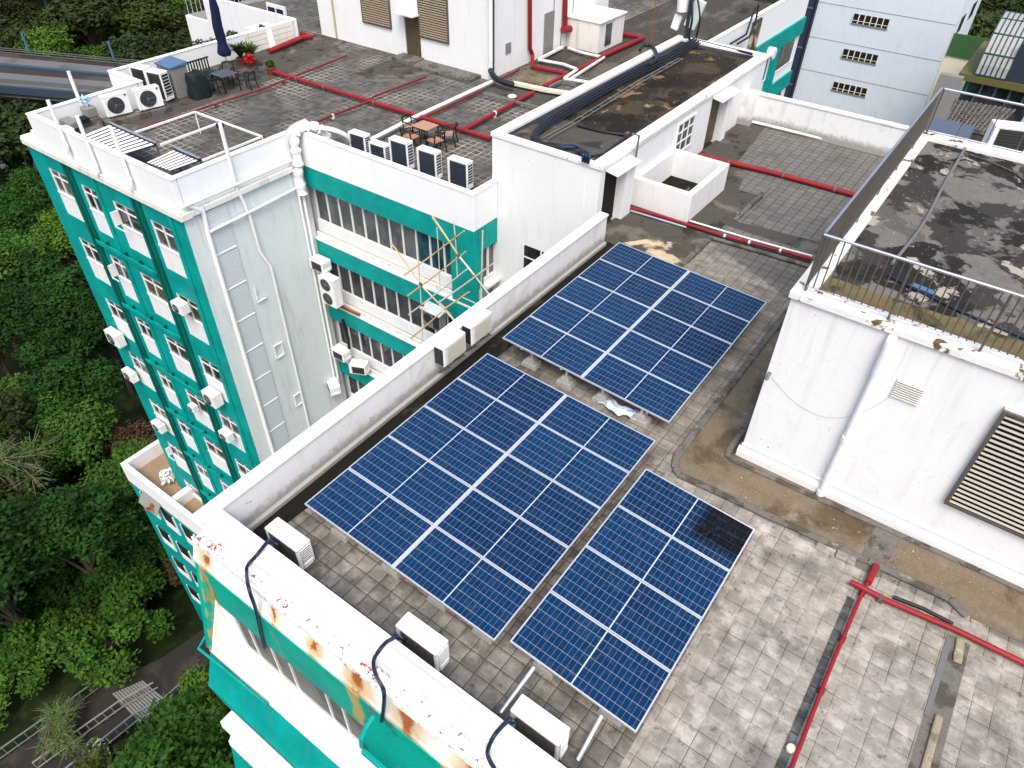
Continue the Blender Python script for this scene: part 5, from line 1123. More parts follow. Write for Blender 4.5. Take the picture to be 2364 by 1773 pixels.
# ================================================================ FACADE CONDENSERS
fac = make_condenser('facade_condenser', .80, .34, .55, fans=1, feet=False, back=False, side=False)
for (x, z, lab, s_) in ((-30.55,-10.25,'white condenser hanging on the far left edge of the teal bays, larger',(1.2,1.2,1.3)), (-30.75,-12.6,'white condenser on the far left edge of the teal bays, just below the larger one',(1,1,1)),
        (-30.0,-15.7,'white condenser on the far left edge of the teal bays, lowest of three',(1,1,.9)), (-23.15,-5.15,'small white condenser high on the right column of teal bays',(.8,1.1,.8)),
        (-23.15,-9.95,'white condenser with a black round fan on the right column of teal bays',(1.0,1.3,1.2)), (-23.1,-12.1,'greyish condenser low on the right column of teal bays',(.8,1,.8)), (-25.3,-11.6,'small grey condenser in the second column from the right of the teal bays',(.5,.8,.6))):
    put(fac, (x, TY-.30, z), 0, lab, 'condensers on the teal bays', s_)
cyf = make_condenser('courtyard_wall_unit', .80, .42, 1.35, fans=2, feet=False, back=False, side=False)
put(cyf, (-20.35,15.75,-6.35), 0, 'tall two fan condenser on the courtyard ledge beside the tower')
wu2 = make_condenser('window_unit', .62, .5, .42, fans=0, feet=False, back=False, side=True)
for (x, y, z, rz_, lab) in ((-21.0,15.95,-5.0,0,'window unit in the courtyard corner above the two fan condenser'), (-20.7,15.95,-9.55,0,'window unit in the courtyard left of the beige one'),
        (-19.55,15.9,-9.75,25,'beige window unit on the lower courtyard ledge'), (-21.25,15.6,-11.6,-30,'lowest window unit in the courtyard corner')):
    put(wu2, (x,y,z), math.radians(rz_), lab, 'window units in the courtyard', (1.25,1,1.15))
qy = win(640,550,360,1493)
pipe('black_duct', [PY(*qy(625,780),16.2), PY(*qy(680,960),16.2), PY(*qy(695,1110),16.2)], .07, M['black_metal'], 'black downpipe below the two fan condenser in the courtyard', 'pipe')
mb = MB().beam(PY(*qy(450,585),16.25), PY(*qy(790,735),16.25), .09, .09); tag(mb.build('ledge_cable', M['rust']), 'rust stained black edged cable along the courtyard ledge', 'cable')
# ================================================================ BAMBOO SCAFFOLD
bs = thing('bamboo_scaffold', 'small bamboo scaffold lashed over the courtyard at the teal pier', 'scaffold', (-13.8,15.4,-4.5))
qf = win(900,500,400)
for (a_, b_, y, r_, m_) in (((540,0),(870,490),15.25,.040,'bamboo'), ((870,490),(1270,1000),15.25,.035,'bamboo_pale'), ((180,750),(950,180),15.15,.030,'bamboo'), ((230,1010),(970,445),15.30,.032,'bamboo'), ((20,340),(385,860),15.35,.030,'bamboo'),
        ((385,860),(820,1330),15.35,.030,'bamboo_pale'), ((240,1250),(985,670),15.2,.030,'bamboo_pale'), ((620,1100),(1315,600),15.1,.036,'bamboo_pale'), ((265,1555),(660,1215),15.0,.036,'bamboo'), ((690,1180),(1010,960),15.05,.036,'bamboo'),
        ((815,50),(860,780),15.4,.022,'bamboo_pale'), ((1185,180),(1150,1080),15.4,.026,'bamboo_pale'), ((350,385),(420,1600),15.4,.026,'bamboo_pale'), ((600,140),(640,1000),15.45,.022,'bamboo_pale'), ((640,1100),(830,1330),15.1,.03,'bamboo'), ((900,1020),(1100,1110),15.2,.022,'bamboo_pale')):
    A_ = PY(*qf(*a_), y); B_ = PY(*qf(*b_), y-.0); mid_ = A_.lerp(B_, .5)+Vector((0,.03,-.02))
    MB().tube([A_, mid_, B_], r_*.8, 8, 4, [r_*.8*(1.1-.35*k_/8+(.12 if k_ % 3 == 0 else 0)) for k_ in range(9)]).build('pole', M[m_], bs, smooth=True)
for (u, v) in ((840,265),(870,495),(390,860),(900,1020),(1075,765),(415,1130)):
    c = PY(*qf(u,v),15.22); MB().cyl((c.x-.05,c.y,c.z),(c.x+.05,c.y,c.z), .05, 8).build('lashing', M['rust'], bs)
c = PY(*qf(520,1230), 15.4); o = thing('scaffold_unit', 'old open fronted condenser hanging inside the bamboo scaffold', 'air conditioner', tuple(c))
MB().box(c.x-.42,c.x+.42,15.4,15.75,c.z-.7,c.z+.05).build('casing', M['cab_grey'], o, bevel=.03); MB().hexa([(c.x-.45,15.3,c.z+.051),(c.x+.5,15.3,c.z+.051),(c.x+.45,15.8,c.z+.051),(c.x-.45,15.8,c.z+.051)],[(c.x-.45,15.3,c.z+.08),(c.x+.5,15.3,c.z+.08),(c.x+.45,15.8,c.z+.12),(c.x-.45,15.8,c.z+.12)]).build('lid', plain('pale_teal_lid', (.55,.62,.60), .6, var=.3), o)
MB().cyl((c.x-.15,15.39,c.z-.3),(c.x-.15,15.37,c.z-.3), .2, 16).build('fan_grille', M['fan'], o); MB().box(c.x+.1,c.x+.38,15.385,15.399,c.z-.62,c.z-.08).build('coil', M['fan'], o)
mb = MB(); n = 9
for jy in range(n):
    for jx in range(n): mb.v.append((-13.3+1.3*jx/(n-1), 15.0+.9*jy/(n-1), -4.6+.12*math.sin(jx*1.3+jy)+.1*math.cos(jy*1.9)))
mb.f = [(j*n+i,j*n+i+1,(j+1)*n+i+1,(j+1)*n+i) for j in range(n-1) for i in range(n-1)]
o = mb.build('tarpaulin', M['blue_tarp'], smooth=True); o.modifiers.new('t','SOLIDIFY').thickness = .01; tag(o, 'crumpled blue tarpaulin below the bamboo scaffold', 'tarpaulin')

# ================================================================ ANNEX
an = thing('annex', 'lower teal annex with a tan roof deck at the foot of the tower', 'building', (-30,12,GZ))
AX, AY, AZ = -35.0, 9.75, -20.7
MB().box(AX+.05,-22,AY+.05,15,GZ,AZ-.95).build('wall', M['teal'], an)
MB().poly([(AX+.25,AY+.25,AZ-.94),(-22,AY+.25,AZ-.94),(-22,15,AZ-.94),(AX+.25,15,AZ-.94)]).build('roof_deck', M['tan_deck'], an)
MB().box(AX,AX+.28,AY,15,AZ-1.5,AZ).box(AX+.28,-22,AY,AY+.28,AZ-1.5,AZ-.003).box(-30.6,-30.2,AY+.28,11.2,AZ-.94,AZ-.2).build('parapet', M['white'], an, bevel=.02)
for k in range(4):
    for i in range(4):
        x = AX+.9+2.0*i; z = AZ-3.0-3.3*k
        wo = MB().box(x,x+1.3,AY-.02,AY+.049,z-.6,z-.02).box(x,x+.06,AY-.02,AY+.049,z,z+1.1).box(x+1.24,x+1.3,AY-.02,AY+.049,z,z+1.1).build('window', M['white'], an); MB().box(x+.06,x+1.24,AY+.0,AY+.048,z,z+1.1).build('pane', M['glass_dark'], wo)
mb = MB().hexa([(-33.4,AY-.5,AZ-1.9),(-31.6,AY-.5,AZ-1.9),(-31.6,AY,AZ-1.3),(-33.4,AY,AZ-1.3)],[(-33.4,AY-.5,AZ-1.86),(-31.6,AY-.5,AZ-1.86),(-31.6,AY,AZ-1.26),(-33.4,AY,AZ-1.26)]); mb.build('awning', M['cab_grey'], an)
mb = MB(); leaves(mb, (-32.4,11.0,AZ-.5), .5, 90, .35, rs, up=0); tag(mb.build('torn_sheet', M['gloss_white']), 'torn white plastic sheet flapping at the tower edge above the tan deck', 'sheet')
mb = MB(); leaves(mb, (-32.2,9.4,AZ-1.7), .3, 50, .25, rs); tag(mb.build('rusty_scrap', M['rust']), 'rust red scrap on the annex window canopy', 'scrap')

# ================================================================ FAR RIGHT: grey tower, dark facade, olive building
GY = 75.0; q44 = win(1564,0,800)
gr = thing('grey_tower', 'tall blue grey block with three barred windows at the upper right', 'building', (-14,82,GZ))
gl_ = PY(*q44(905,0),GY).x; gR = -7.95; yb = PX(2266,0,gR).y
MB().box(gl_,gR,GY,yb,GZ,12).build('wall', M['bluegrey'], gr)
for (u, v) in ((900,10),(865,235),(805,440)):
    z = PY(*q44(u,v),GY).z; MB().box(gl_,gR+.01,GY-.02,GY-.001,z-.018,z+.012).build('joint', M['cab_grey'], gr)
for (a_, b_) in (((1128,85),(1340,185)),((1062,310),(1268,410)),((998,520),(1200,618))):
    A_ = PY(*q44(*a_),GY); B_ = PY(*q44(*b_),GY); x0, x1, z1, z0 = A_.x, B_.x, A_.z-.0, B_.z
    wo = MB().box(x0,x1,GY-.06,GY-.001,z0-.12,z0).build('window', M['cab_grey'], gr); MB().box(x0,x1,GY-.03,GY-.002,z0,z1).build('pane', M['black'], wo)
    mb = MB(); [mb.box(x0+(x1-x0)*i/6-.04,x0+(x1-x0)*i/6+.04,GY-.08,GY-.031,z0,z1) for i in range(7)]; mb.box(x0,x1,GY-.085,GY-.081,z0+(z1-z0)*.28,z0+(z1-z0)*.34).build('bars', M['lattice'], wo)
for (u, v, hh) in ((1810,150,1.3),(1800,285,1.1),(1720,380,1.5),(1710,500,1.0),(1640,600,1.2),(1885,60,1.2)):
    c = PX(*q44(u,v),gR); wo = MB().box(gR+.001,gR+.06,c.y-1.0,c.y+1.0,c.z-hh*.5-.1,c.z-hh*.5).build('window', M['cab_grey'], gr); MB().box(gR+.001,gR+.03,c.y-1.0,c.y+1.0,c.z-hh*.5,c.z+hh*.5).build('pane', M['black'], wo)
dk = thing('dark_block', 'dark slate glazed block between the teal wing and the grey tower', 'building', (-16,54,GZ))
DY = 74.6; x0 = PY(*q3(1830,100),DY).x; x1 = gl_-.95
MB().box(x0-1.5, x1+.9, DY, 86, GZ, 9).build('wall', M['navy_panel'], dk)
for i in range(9): MB().box(x0-1.5,x1+.9,DY-.06,DY-.001,4-3.4*i,4.12-3.4*i).build('mullion', M['grey_conduit'], dk)
MB().box(x1+.75,x1+.95,DY-.1,DY-.001,GZ,9).build('edge_trim', M['cable_blue'], dk)
qr = win(1964,60,400)
ol = thing('olive_building', 'olive clad building with green windows and a glazed barrel roof, top right', 'building', (0,66,GZ))
OY = 64.0; pa = lambda u, v, y=OY: PY(*qr(u,v), y)
A_ = pa(1400,560); B_ = pa(2190,640); C_ = pa(2100,830)
MB().box(A_.x, B_.x+14, OY, OY+10, C_.z, A_.z-.2).build('wall', M['olive'], ol); D_ = pa(2060,930)
MB().box(A_.x+.6, B_.x+14, OY+.6, OY+10, GZ, C_.z-.01).build('base_wall', M['glass_dark'], ol)
x = A_.x-.2
while x < B_.x+13: MB().box(x,x+.14,OY+.45,OY+.59,D_.z-.3,C_.z-.02).build('window', plain('green_frame', (.05,.20,.16), .5) if x < A_.x else bpy.data.materials['green_frame'], ol); x += .95
v0 = pa(1600,560); v1 = pa(2020,580); rr_ = 4.2; n = 12; mb = MB(); fm = MB()
xa, xb = v0.x, v1.x; zc = A_.z-.1
for i in range(n):
    a1 = math.pi*.5*i/n*1.6; a2 = math.pi*.5*(i+1)/n*1.6
    p_ = [(xx, OY+.1+3.8-3.8*math.cos(a), zc+3.4*math.sin(a)) for a in (a1,a2) for xx in (xa,xb)]
    mb.add([p_[0],p_[1],p_[3],p_[2],(p_[0][0],OY+8.2,zc-.3),(p_[1][0],OY+8.2,zc-.3)], [(0,1,2,3),(0,3,4),(1,5,2)])
    if i % 2 == 0: fm.beam(p_[0],p_[1],.09,.09)
for j in range(7):
    xx = xa+(xb-xa)*j/6; fm.tube([(xx, OY+.08+3.8-3.8*math.cos(a), zc+3.42*math.sin(a)) for a in [math.pi*.8*k/14 for k in range(15)]], .05, 5)
mb.build('barrel_roof', plain('hazy_glazing', (.42,.42,.42), .5, var=.1), ol); fm.build('glazing_bars', plain('dark_green_bar', (.02,.07,.07), .5), ol)
mb = MB().box(xb+.05,xb+7,OY+.2,OY+7,zc-.2,zc+2.4); mb.build('side_volume', M['navy_panel'], ol)
cw = thing('cream_yard_wall', 'cream wall with a green strip behind the olive building', 'wall', (-5,78,GZ)); A_ = pa(1380,350,76); B_ = pa(1650,600,76)
MB().box(A_.x-4,B_.x+6,76,80,GZ,A_.z-.3).build('wall', M['cream'], cw); MB().box(A_.x-4,B_.x+6,75.9,76,A_.z-.29,A_.z+1.5).build('green_strip', plain('green_strip_paint', (.05,.14,.05), .6), cw)
rt = thing('rear_roof', 'lower brown slatted roof seen through the back railing of the lichen roof', 'building', (0,40,GZ))
RZ_ = -6.0; C4 = [P(*qr(u,v),RZ_) for u, v in ((1225,960),(2080,1110),(1760,1420),(1080,1260))]
MB().prism([(p_.x,p_.y) for p_ in C4], -14, RZ_).build('wall', M['screed'], rt)
mb = MB()
for i in range(12): mb.beam(C4[0].lerp(C4[3],i/11)+Vector((0,0,.12)), C4[1].lerp(C4[2],i/11)+Vector((0,0,.12)), .14, .1)
for i in range(15): mb.beam(C4[0].lerp(C4[1],i/14)+Vector((0,0,.22)), C4[3].lerp(C4[2],i/14)+Vector((0,0,.22)), .10, .08)
mb.build('slats', M['kerb'], rt)
lr = thing('rear_ledge', 'white ledge building just behind the back railing of the lichen roof', 'building', (2,21.5,GZ))
MB().box(-2.3,12,RY1+.12,22.6,GZ,3.4).build('wall', M['white'], lr)
a_ = PY(*qr(1040,1160),21.6); b_ = PY(*qr(1560,1340),21.6)
MB().hexa([(a_.x,21.0,3.42),(b_.x,21.0,3.42),(b_.x,21.9,3.42),(a_.x,21.9,3.42)],[(a_.x,21.2,3.9),(b_.x,21.2,3.9),(b_.x,21.9,4.05),(a_.x,21.9,4.05)]).build('sloped_panel', plain('slate_panel', (.10,.13,.19), .4), lr)
rc_ = make_condenser('rear_condenser', .9, .5, .95, fans=0, feet=False)
for i, (u, lab) in enumerate(((-.35,'white machine behind the back railing, leftmost of three'), (.75,'white machine behind the back railing, middle of three'), (1.9,'white machine behind the back railing, rightmost of three'))):
    put(rc_, (u+.15, 21.75, 3.4), math.radians(20), lab, 'white machines behind the back railing')
tag(MB().cyl((-.1,23.6,2.6),(.4,23.6,6.5), .16, 12).build('flue_pipe', M['gloss_white'], smooth=True), 'slanting white flue pipe beyond the back railing, top right', 'pipe')
gh = thing('grey_hoarding', 'tall grey ribbed screen at the foot of the grey tower', 'screen', (-4,40,-3)); a_ = PY(*qr(1290,640),34); b_ = PY(*qr(1150,1130),34)
MB().hexa([(b_.x-.6,34,-4),(b_.x+.25,34,-4),(b_.x+.25,34.3,-4),(b_.x-.6,34.3,-4)],[(b_.x-.6,34,a_.z),(b_.x+.25,34,a_.z),(b_.x+.25,34.3,a_.z),(b_.x-.6,34.3,a_.z)]).build('panel', M['cab_grey'], gh)

# ================================================================ VIADUCT, PATH, LEFT SIGHTS
VZ = -24.0; q0 = win(0,0,300,1659)
def vline(u0,v0,u1,v1,z=VZ):
    a_, b_ = P(*q0(u0,v0),z), P(*q0(u1,v1),z); d_ = (b_-a_); return a_-d_*.8, b_+d_*1.0
vd = thing('viaduct', 'pale concrete viaduct crossing the trees at the upper left', 'viaduct', tuple(P(*q0(700,900),GZ)))
def strip(nm, l0, l1, z0, z1, mat):
    (a_, b_), (c_, d_) = l0, l1
    MB().hexa([(a_.x,a_.y,z0),(b_.x,b_.y,z0),(d_.x,d_.y,z0),(c_.x,c_.y,z0)],[(a_.x,a_.y,z1),(b_.x,b_.y,z1),(d_.x,d_.y,z1),(c_.x,c_.y,z1)]).build(nm, M[mat], vd)
strip('deck', vline(0,630,1480,770), vline(0,1030,1480,1150), VZ-2.2, VZ-.5, 'viaduct')
strip('road_surface', vline(0,640,1480,780), vline(0,720,1480,855), VZ-.49, VZ-.30, 'viaduct_dark')
strip('inner_barrier', vline(0,722,1480,857), vline(0,800,1480,940), VZ-.49, VZ+.0, 'viaduct')
strip('blue_edge', vline(0,802,1480,942), vline(0,822,1480,960), VZ-.49, VZ-.05, 'slate_edge')
strip('lower_lane', vline(0,830,1480,965), vline(0,930,1480,1055), VZ-.49, VZ-.35, 'viaduct_dark')
strip('outer_barrier', vline(0,935,1480,1060), vline(0,1010,1480,1130), VZ-.49, VZ+.1, 'viaduct')
strip('blue_edge', vline(0,1012,1480,1132), vline(0,1042,1480,1162), VZ-1.6, VZ-.6, 'slate_edge')
for vv in (640,665,695):
    l = vline(0,vv,1480,vv+138); MB().tube([Vector((l[0].x,l[0].y,VZ+.35)), Vector((l[1].x,l[1].y,VZ+.35))], .07, 6).build('guard_rail', M['dark_steel'], vd)
l = vline(0,600,1480,745)
for i in range(9):
    c = l[0].lerp(l[1], i/8); MB().box(c.x-.8,c.x+.8,c.y+1,c.y+3,GZ,VZ-2.2).build('pillar', M['viaduct'], vd)
for (u, v0, v1, lab) in ((350,520,660,'left'),(1440,630,770,'right')):
    b_ = P(*q0(u+20,v1),VZ+.2); MB_ = MB().cyl(b_, (b_.x,b_.y,b_.z+2.6), .16, 8).build('lamp_post', M['lid_blue']); tag(MB_, lab+' short blue post on the far edge of the viaduct', 'post')
# path at the foot, lower left
q6 = win(0,1450,500); KZ = GZ+.06
L0 = [P(*q6(u,v),KZ) for u, v in ((-500,1740),(0,1385),(540,1000),(1090,600),(1700,300),(2200,-50))]; R0 = [P(*q6(u,v),KZ) for u, v in ((300,1880),(850,1435),(1430,965),(1740,795),(2090,485),(2700,0))]
mb = MB()
for i in range(5): mb.poly([L0[i],R0[i],R0[i+1],L0[i+1]])
mb.v = [(p_[0],p_[1],KZ+.25) for p_ in mb.v]; struct('path', mb, M['asphalt'])
def fence(nm, pts, h, mat, lab, n=10, dbl=True):
    o = thing(nm, lab, 'fence', tuple(pts[0])); pts = [Vector(p_) for p_ in pts]
    MB().tube([p_+Vector((0,0,h)) for p_ in pts], .06, 6).build('top_rail', M[mat], o)
    if dbl: MB().tube([p_+Vector((.18,.05,h*.45)) for p_ in pts], .045, 6).build('low_rail', M[mat], o)
    for i in range(len(pts)-1):
        for j in range(n//(len(pts)-1)+1): 
            c = pts[i].lerp(pts[i+1], j/(n//(len(pts)-1)+1)); MB().cyl(c, c+Vector((0,0,h)), .04, 6).build('post', M[mat], o)
fence('path_fence', [p_+Vector((0,0,.2)) for p_ in R0[:5]], 1.1, 'steel', 'blue grey railing along the right edge of the lower path', 20)
fence('path_fence', [P(*q6(u,v),KZ+.2) for u, v in ((400,1440),(850,1110),(1265,815),(1610,625))], 1.0, 'cab_grey', 'double handrail down the middle of the lower path', 12)
fence('path_fence', [p_+Vector((0,0,.2)) for p_ in L0[:4]], 1.1, 'grey_conduit', 'dark railing along the left edge of the lower path', 14)
mb = MB(); A_, B_, C_, D_ = [P(*q6(u,v),KZ+.26) for u, v in ((1160,670),(1440,960),(1740,790),(1450,545))]
for i in range(11):
    a_ = A_.lerp(D_, i/10); b_ = B_.lerp(C_, i/10); mb.beam(a_+Vector((0,0,.05)), b_+Vector((0,0,.05)), .12, .1)
tag(mb.build('step_nosing', M['cab_grey']), 'pale parallel step edges across the lower path', 'steps')
MB().poly([A_+Vector((0,0,.004)),B_+Vector((0,0,.004)),C_+Vector((0,0,.004)),D_+Vector((0,0,.004))])
c = P(*q6(985,1270),KZ+.26); mb = MB().prism([(c.x+1.0*math.cos(a)*(1+.15*math.sin(3*a)), c.y+.75*math.sin(a)) for a in [6.283*k/14 for k in range(14)]], c.z, c.z+.08)
tag(mb.build('pale_slab', M['concrete']), 'pale irregular slab lying on the lower path', 'slab')
# cream and blue structures at far left
fs = thing('playground', 'cream curved play tower with a blue cover at the left edge', 'play tower', tuple(P(45,330,GZ)))
PZ2 = -29.0
for (u, v, w_, h_, m_, nm) in ((66,312,4.2,4.0,'cream','curved_wall'),(30,352,4.6,3.0,'cream','base_wall'),(62,344,4.0,1.2,'white','rim')):
    p_ = P(u,v,PZ2); MB().box(p_.x-w_/2,p_.x+w_/2,p_.y-1.6,p_.y+1.6,PZ2-h_,PZ2+h_*.3).build(nm, M[m_], fs, bevel=.4)
p_ = P(46,326,PZ2+2); mb = MB(); leaves(mb, (p_.x,p_.y,PZ2+2), 1.3, 300, 1.3, rs, up=0); mb.build('blue_cover', M['blue_tarp'], fs)
mb = MB()
for (u, v) in ((48,315),(20,350)):
    c = P(u,v,PZ2+1); mb.tube([c+Vector((2.2*math.cos(a), 1.0*math.cos(a), 2.4*math.sin(a))) for a in [math.pi*k/12 for k in range(13)]], .3, 8)
mb.build('hoop', M['cream'], fs, smooth=True)
p_ = P(12,243,-30); o = MB().box(p_.x-6,p_.x+3,p_.y-3,p_.y+3,GZ,-32).build('low_building', M['conc_light']); tag(o, 'small flat grey roof among the trees at the left edge', 'building')
p_ = P(2,285,-26); mb = MB(); leaves(mb, tuple(p_), 2.2, 140, 2.0, rs); tag(mb.build('blue_sheet', M['blue_tarp']), 'bright blue sheet among the trees at the left edge', 'sheet')
p_ = P(70,500,-33); tag(MB().box(p_.x-3,p_.x+3,p_.y-1.6,p_.y+1.6,GZ,-33).build('shed', M['navy_panel']), 'small dark shed roof among the trees, left', 'shed')
p_ = P(12,20,GZ); o = MB().box(p_.x-14,p_.x+6,p_.y-8,p_.y+10,GZ,GZ+14).build('far_building', M['viaduct']); tag(o, 'blurred grey building in the top left corner', 'building')
p_ = P(70,455,GZ+2); mb = MB(); leaves(mb, tuple(p_), 4.5, 260, .8, rs); tag(mb.build('flower_bed', M['red_flower']), 'patch of red blossom among the trees, left', 'flowers', kind='stuff')

# ================================================================ TREES
def proj(x, y, z):
    z -= CZ; c = [R_[i][0]*x+R_[i][1]*y+R_[i][2]*z for i in range(3)]
    return (CX+F_*c[0]/c[2], CY+F_*c[1]/c[2]) if c[2] > 1 else (-9999, -9999)
M['leaf_rust'] = leaf('rusty_crown_leaf', (.045,.034,.018), (.12,.075,.045), .25)
def make_tree(seed, H, R, mat, n=7600, ls=.17, lobes=11, bare=False):
    r = random.Random(seed); t = thing('tree', '', 'tree')
    mb = MB(); mb.tube([(0,0,0),(.1,.05,H*.3),(-.05,.1,H*.55),(.0,0,H*.8)], .2, 7, 0, [.26,.2,.14,.06])
    cs = []
    for i in range(lobes):
        a = r.uniform(0,6.28); d = math.sqrt(r.random())*R*.72; z = H*(.60+.30*(1-(d/R)**2)) + r.uniform(-.9,.9)
        cs.append((Vector((d*math.cos(a), d*math.sin(a), z)), R*r.uniform(.28,.48)))
    for c, q_ in cs: mb.tube([(0,0,H*r.uniform(.3,.5)), c*.6+Vector((0,0,H*.22)), c], .1, 5, 0, [.11,.07,.03])
    if bare:
        for c, q_ in cs:
            for _ in range(26):
                d = Vector((r.gauss(0,1),r.gauss(0,1),r.gauss(0,.6))).normalized(); e = c+d*q_*r.uniform(1,1.8); mb.tube([c+d*q_*.2, c+d*q_*.7+Vector((0,0,.15)), e], .03, 4, 0, [.05,.03,.012])
    mb.build('trunk', M['bark_pale' if bare else 'bark'], t)
    mb = MB(); tot = sum(q_*q_ for _, q_ in cs)
    for c, q_ in cs:
        k = int(n*q_*q_/tot)
        for _ in range(k):
            d = Vector((r.gauss(0,1),r.gauss(0,1),r.gauss(0,1)+.45)).normalized()
            bumpy = 1+.18*math.sin(d.x*7+c.x*3)*math.sin(d.y*6+c.y)*1+.12*math.sin(d.z*9+c.x)
            p_ = c+Vector((d.x,d.y,d.z*.8))*q_*bumpy*(r.uniform(.72,1.06) if r.random() < .8 else r.uniform(.3,.8))
            a1 = Vector((r.gauss(0,1),r.gauss(0,1),r.gauss(0,.45))).normalized(); nn = (d+Vector((r.gauss(0,.45),r.gauss(0,.45),r.gauss(0,.45)+.5))).normalized(); a2 = a1.cross(nn).normalized(); L = ls*r.uniform(.6,1.35)
            mb.add([p_-a1*L, p_+a2*L*.55, p_+a1*L, p_-a2*L*.55], [(0,1,2,3)])
    if n: mb.build('crown', M[mat], t)
    return t
protos = [make_tree(1,12,4.2,'leaf'), make_tree(2,11,3.7,'leaf',6400), make_tree(3,13,4.6,'leaf_olive',8600), make_tree(4,10,3.8,'leaf_bright',7600), make_tree(5,12,4.4,'leaf',7600,.17), make_tree(6,11,4.0,'leaf_far',4600,.26), make_tree(8,12,4.3,'leaf_far',5000,.30), make_tree(9,10,3.6,'leaf_rust',6000,.15)]
bare = make_tree(7, 10, 3.6, 'leaf_bright', 1500, .12, 9, True); 
path_poly = [p_ for p_ in ([(-200,1790)] + [q6(u,v) for u, v in ((0,1345),(540,965),(1100,570),(1500,420),(2212,60))] + [q6(u,v) for u, v in ((2400,470),(1760,830),(1440,1000),(860,1460),(600,1700))])]
def inside(pt, poly):
    x, y = pt; r = False; j = len(poly)-1
    for i in range(len(poly)):
        if (poly[i][1] > y) != (poly[j][1] > y) and x < (poly[j][0]-poly[i][0])*(y-poly[i][1])/(poly[j][1]-poly[i][1])+poly[i][0]: r = not r
        j = i
    return r
path_poly2 = [q6(u,v) for u, v in ((-500,1740),(0,1385),(540,1000),(1090,600),(1700,300),(2200,-50))] + [q6(u,v) for u, v in ((2700,0),(2090,485),(1740,795),(1430,965),(850,1435),(300,1880))]
rt_ = random.Random(11); placed = []
def try_tree(x, y, kinds, sc_, zb=GZ):
    near_ = x > -60 and y < 12
    for zz in ((zb+6, zb+10) if near_ else ()):
        for dx, dy in ((0,0),(2.4,0),(-2.4,0),(0,2.4),(0,-2.4)):
            u, v = proj(x+dx, y+dy, zz)
            if inside((u, v), path_poly): return
    u, v = proj(x, y, zb+9)
    if u < -130 or v < -130 or v > 1860: return
    if u < 1000:
        lim = (520-(v-60)*1.05 if v < 330 else 130+(v-330)*.37); lim = max(lim, 150) if v < 420 else lim
        if v > 1250: lim = max(lim, 560)
        if u > lim: return
    elif not (u > 2170 and v < 360): return
    placed.append((x, y, zb, kinds, sc_))
g_ = 5.0; y = -14
while y < 40:
    x = -95
    while x < -14:
        px_, py_ = x+rt_.uniform(-1.8,1.8), y+rt_.uniform(-1.8,1.8)
        if not (px_ > -38.5 and py_ > 6.5) and not (px_ > -15): try_tree(px_, py_, (0,1,4,3,0,3,2,4,7), rt_.uniform(.85,1.2))
        x += g_
    y += g_
y = -10; 
while y < 150:
    x = -215
    while x < -95:
        px_, py_ = x+rt_.uniform(-3,3), y+rt_.uniform(-3,3)
        try_tree(px_, py_, (5,6,5,2,3), rt_.uniform(1.15,1.7))
        x += 9.0
    y += 9.0
y = 40
while y < 130:
    x = -95
    while x < -60: try_tree(x+rt_.uniform(-2,2), y+rt_.uniform(-2,2), (5,6,2), rt_.uniform(1.1,1.5)); x += 8.5
    y += 8.5
y = 95
while y < 230:
    x = -22
    while x < 30: try_tree(x+rt_.uniform(-2,2), y+rt_.uniform(-2,2), (5,6), rt_.uniform(1.2,1.6)); x += 9
    y += 9
# undergrowth fills the gaps
M['leaf_brown'] = leaf('rusty_leaf', (.035,.032,.014), (.085,.070,.030), .2)
shr = [make_tree(21, 3.4, 2.6, 'leaf', 3000, .14, 7), make_tree(22, 3.0, 2.3, 'leaf_olive', 2600, .13, 7), make_tree(23, 3.2, 2.4, 'leaf_brown', 2400, .13, 7), make_tree(24, 3.0, 2.4, 'leaf_bright', 2600, .14, 7)]
for o_ in shr: o_.name = 'shrub'; o_['category'] = 'shrub'
rs2 = random.Random(19); ns_ = 0; y = -12.0
SL = ('dark green shrub of the undergrowth','olive shrub of the undergrowth','rusty brown shrub of the undergrowth','bright green shrub of the undergrowth')
while y < 13:
    x = -62.0
    while x < -12:
        px_, py_ = x+rs2.uniform(-.8,.8), y+rs2.uniform(-.8,.8); x += 2.5
        if px_ > -36.5 and py_ > 8.2: continue
        if any(inside(proj(px_+dx, py_+dy, GZ+zz), path_poly2) for dx, dy in ((0,0),(1.4,0),(-1.4,0),(0,1.4),(0,-1.4)) for zz in (0,2.6)): continue
        u, v = proj(px_, py_, GZ+2)
        if u < -60 or v < 900 or v > 1850 or u > 640: continue
        k = rs2.choice((0,0,0,0,0,1,1,3,3,2)); ns_ += 1; s_ = rs2.uniform(.8,1.25)
        put(shr[k], (px_, py_, GZ), rs2.uniform(0,6.28), SL[k], SL[k].split(' of')[0]+'s', (s_,s_,s_*rs2.uniform(.8,1.3)))
    y += 2.4
print('SHRUBS', ns_)
# keep the viaduct clear
va, vb = vline(0,830,1480,970); vdv = (vb-va).normalized()
def clear(t_):
    w_ = Vector((t_[0]-va.x, t_[1]-va.y, 0)); d_ = abs(w_.x*vdv.y-w_.y*vdv.x); return d_ > 8.5
placed = [t_ for t_ in placed if clear(t_)]
placed.sort(key=lambda t_: t_[0]**2+t_[1]**2)
print('TREES', len(placed)); placed = placed[:292]
KL = {7:('brownish crowned tree among the green wood','brownish trees in the wood'), 0:('dark green broadleaf tree with a rounded lumpy crown in the wood','dark broadleaf trees'), 1:('smaller dark green tree filling the wood','small dark trees'), 2:('olive green broad tree in the wood','olive trees in the wood'), 3:('bright green tree standing out in the wood','bright trees in the wood'), 4:('dark green tree with coarse leaves in the wood','coarse leaved trees'), 5:('dull green tree of the distant wood','distant dull trees'), 6:('wide dull green tree of the distant wood','distant wide trees')}
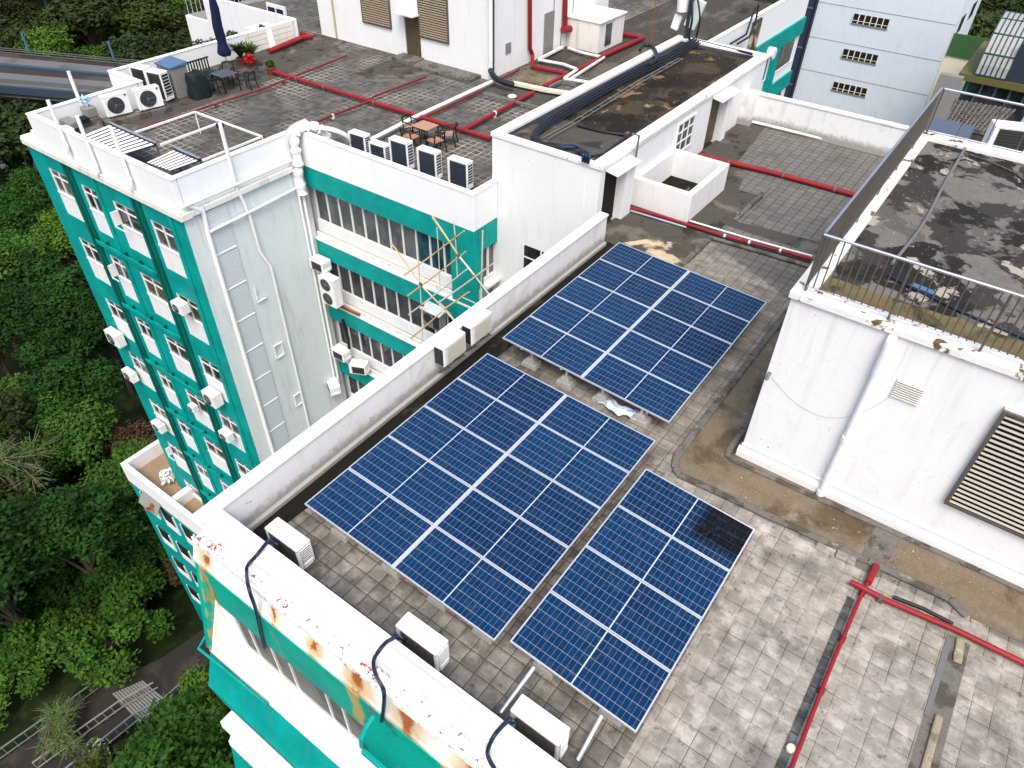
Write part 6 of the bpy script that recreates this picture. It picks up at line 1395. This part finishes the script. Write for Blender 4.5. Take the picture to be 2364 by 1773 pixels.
for (x, y, zb, kinds, s_) in placed:
    k = rt_.choice(kinds); s2 = s_*rt_.uniform(.9,1.1)
    put(protos[k], (x, y, zb+rt_.uniform(-.8,.3)), rt_.uniform(0,6.28), KL[k][0], KL[k][1], (s_, s_, s2))
p_ = P(70,1180,GZ+7); put(bare, (p_.x,p_.y,GZ+3.5), .4, 'pale leafless tree with a tangle of grey branches, left edge', None, (1,1,.95))
p_ = P(120,1640,GZ+4); put(bare, (p_.x,p_.y,GZ-2), 2.0, 'brownish bare shrub beside the lower path', None, (.6,.6,.5))
for o in list(bpy.data.objects):   # unused prototypes
    pass

# ================================================================ CAMERA, LIGHT
cam = bpy.data.cameras.new('camera'); co = bpy.data.objects.new('camera', cam); COL.objects.link(co)
cam.sensor_width = 36; cam.lens = F_/2364*36; cam.clip_end = 3000; cam.clip_start = .1
co.matrix_world = Matrix(((R_[0][0], -R_[1][0], -R_[2][0], 0), (R_[0][1], -R_[1][1], -R_[2][1], 0), (R_[0][2], -R_[1][2], -R_[2][2], CZ), (0,0,0,1)))
sc.camera = co
el, az = math.radians(58), math.radians(-52)    # direction towards the sun: az measured from +x
sd = Vector((math.cos(el)*math.cos(az), math.cos(el)*math.sin(az), math.sin(el)))
sl = bpy.data.lights.new('sun', 'SUN'); sl.energy = 1.0; sl.angle = math.radians(26); sl.color = (1, .97, .91)
so_ = bpy.data.objects.new('sun', sl); COL.objects.link(so_); so_.rotation_euler = sd.to_track_quat('Z', 'Y').to_euler(); so_.location = (0,0,60)
wd = bpy.data.worlds.new('World'); sc.world = wd; wd.use_nodes = True; nt = wd.node_tree
sk = nt.nodes.new('ShaderNodeTexSky'); sk.sky_type = 'NISHITA'; sk.sun_disc = False; sk.sun_elevation = el; sk.sun_rotation = math.atan2(sd.x, sd.y)
sk.air_density = 1.0; sk.dust_density = 5.0; sk.ozone_density = 1.0
bg = nt.nodes['Background']; nt.links.new(sk.outputs[0], bg.inputs[0]); bg.inputs[1].default_value = .15
sc.view_settings.view_transform = 'Standard'; sc.view_settings.look = 'None'; sc.view_settings.exposure = .80; sc.view_settings.gamma = 1
sc.cycles.max_bounces = 5; sc.cycles.diffuse_bounces = 3
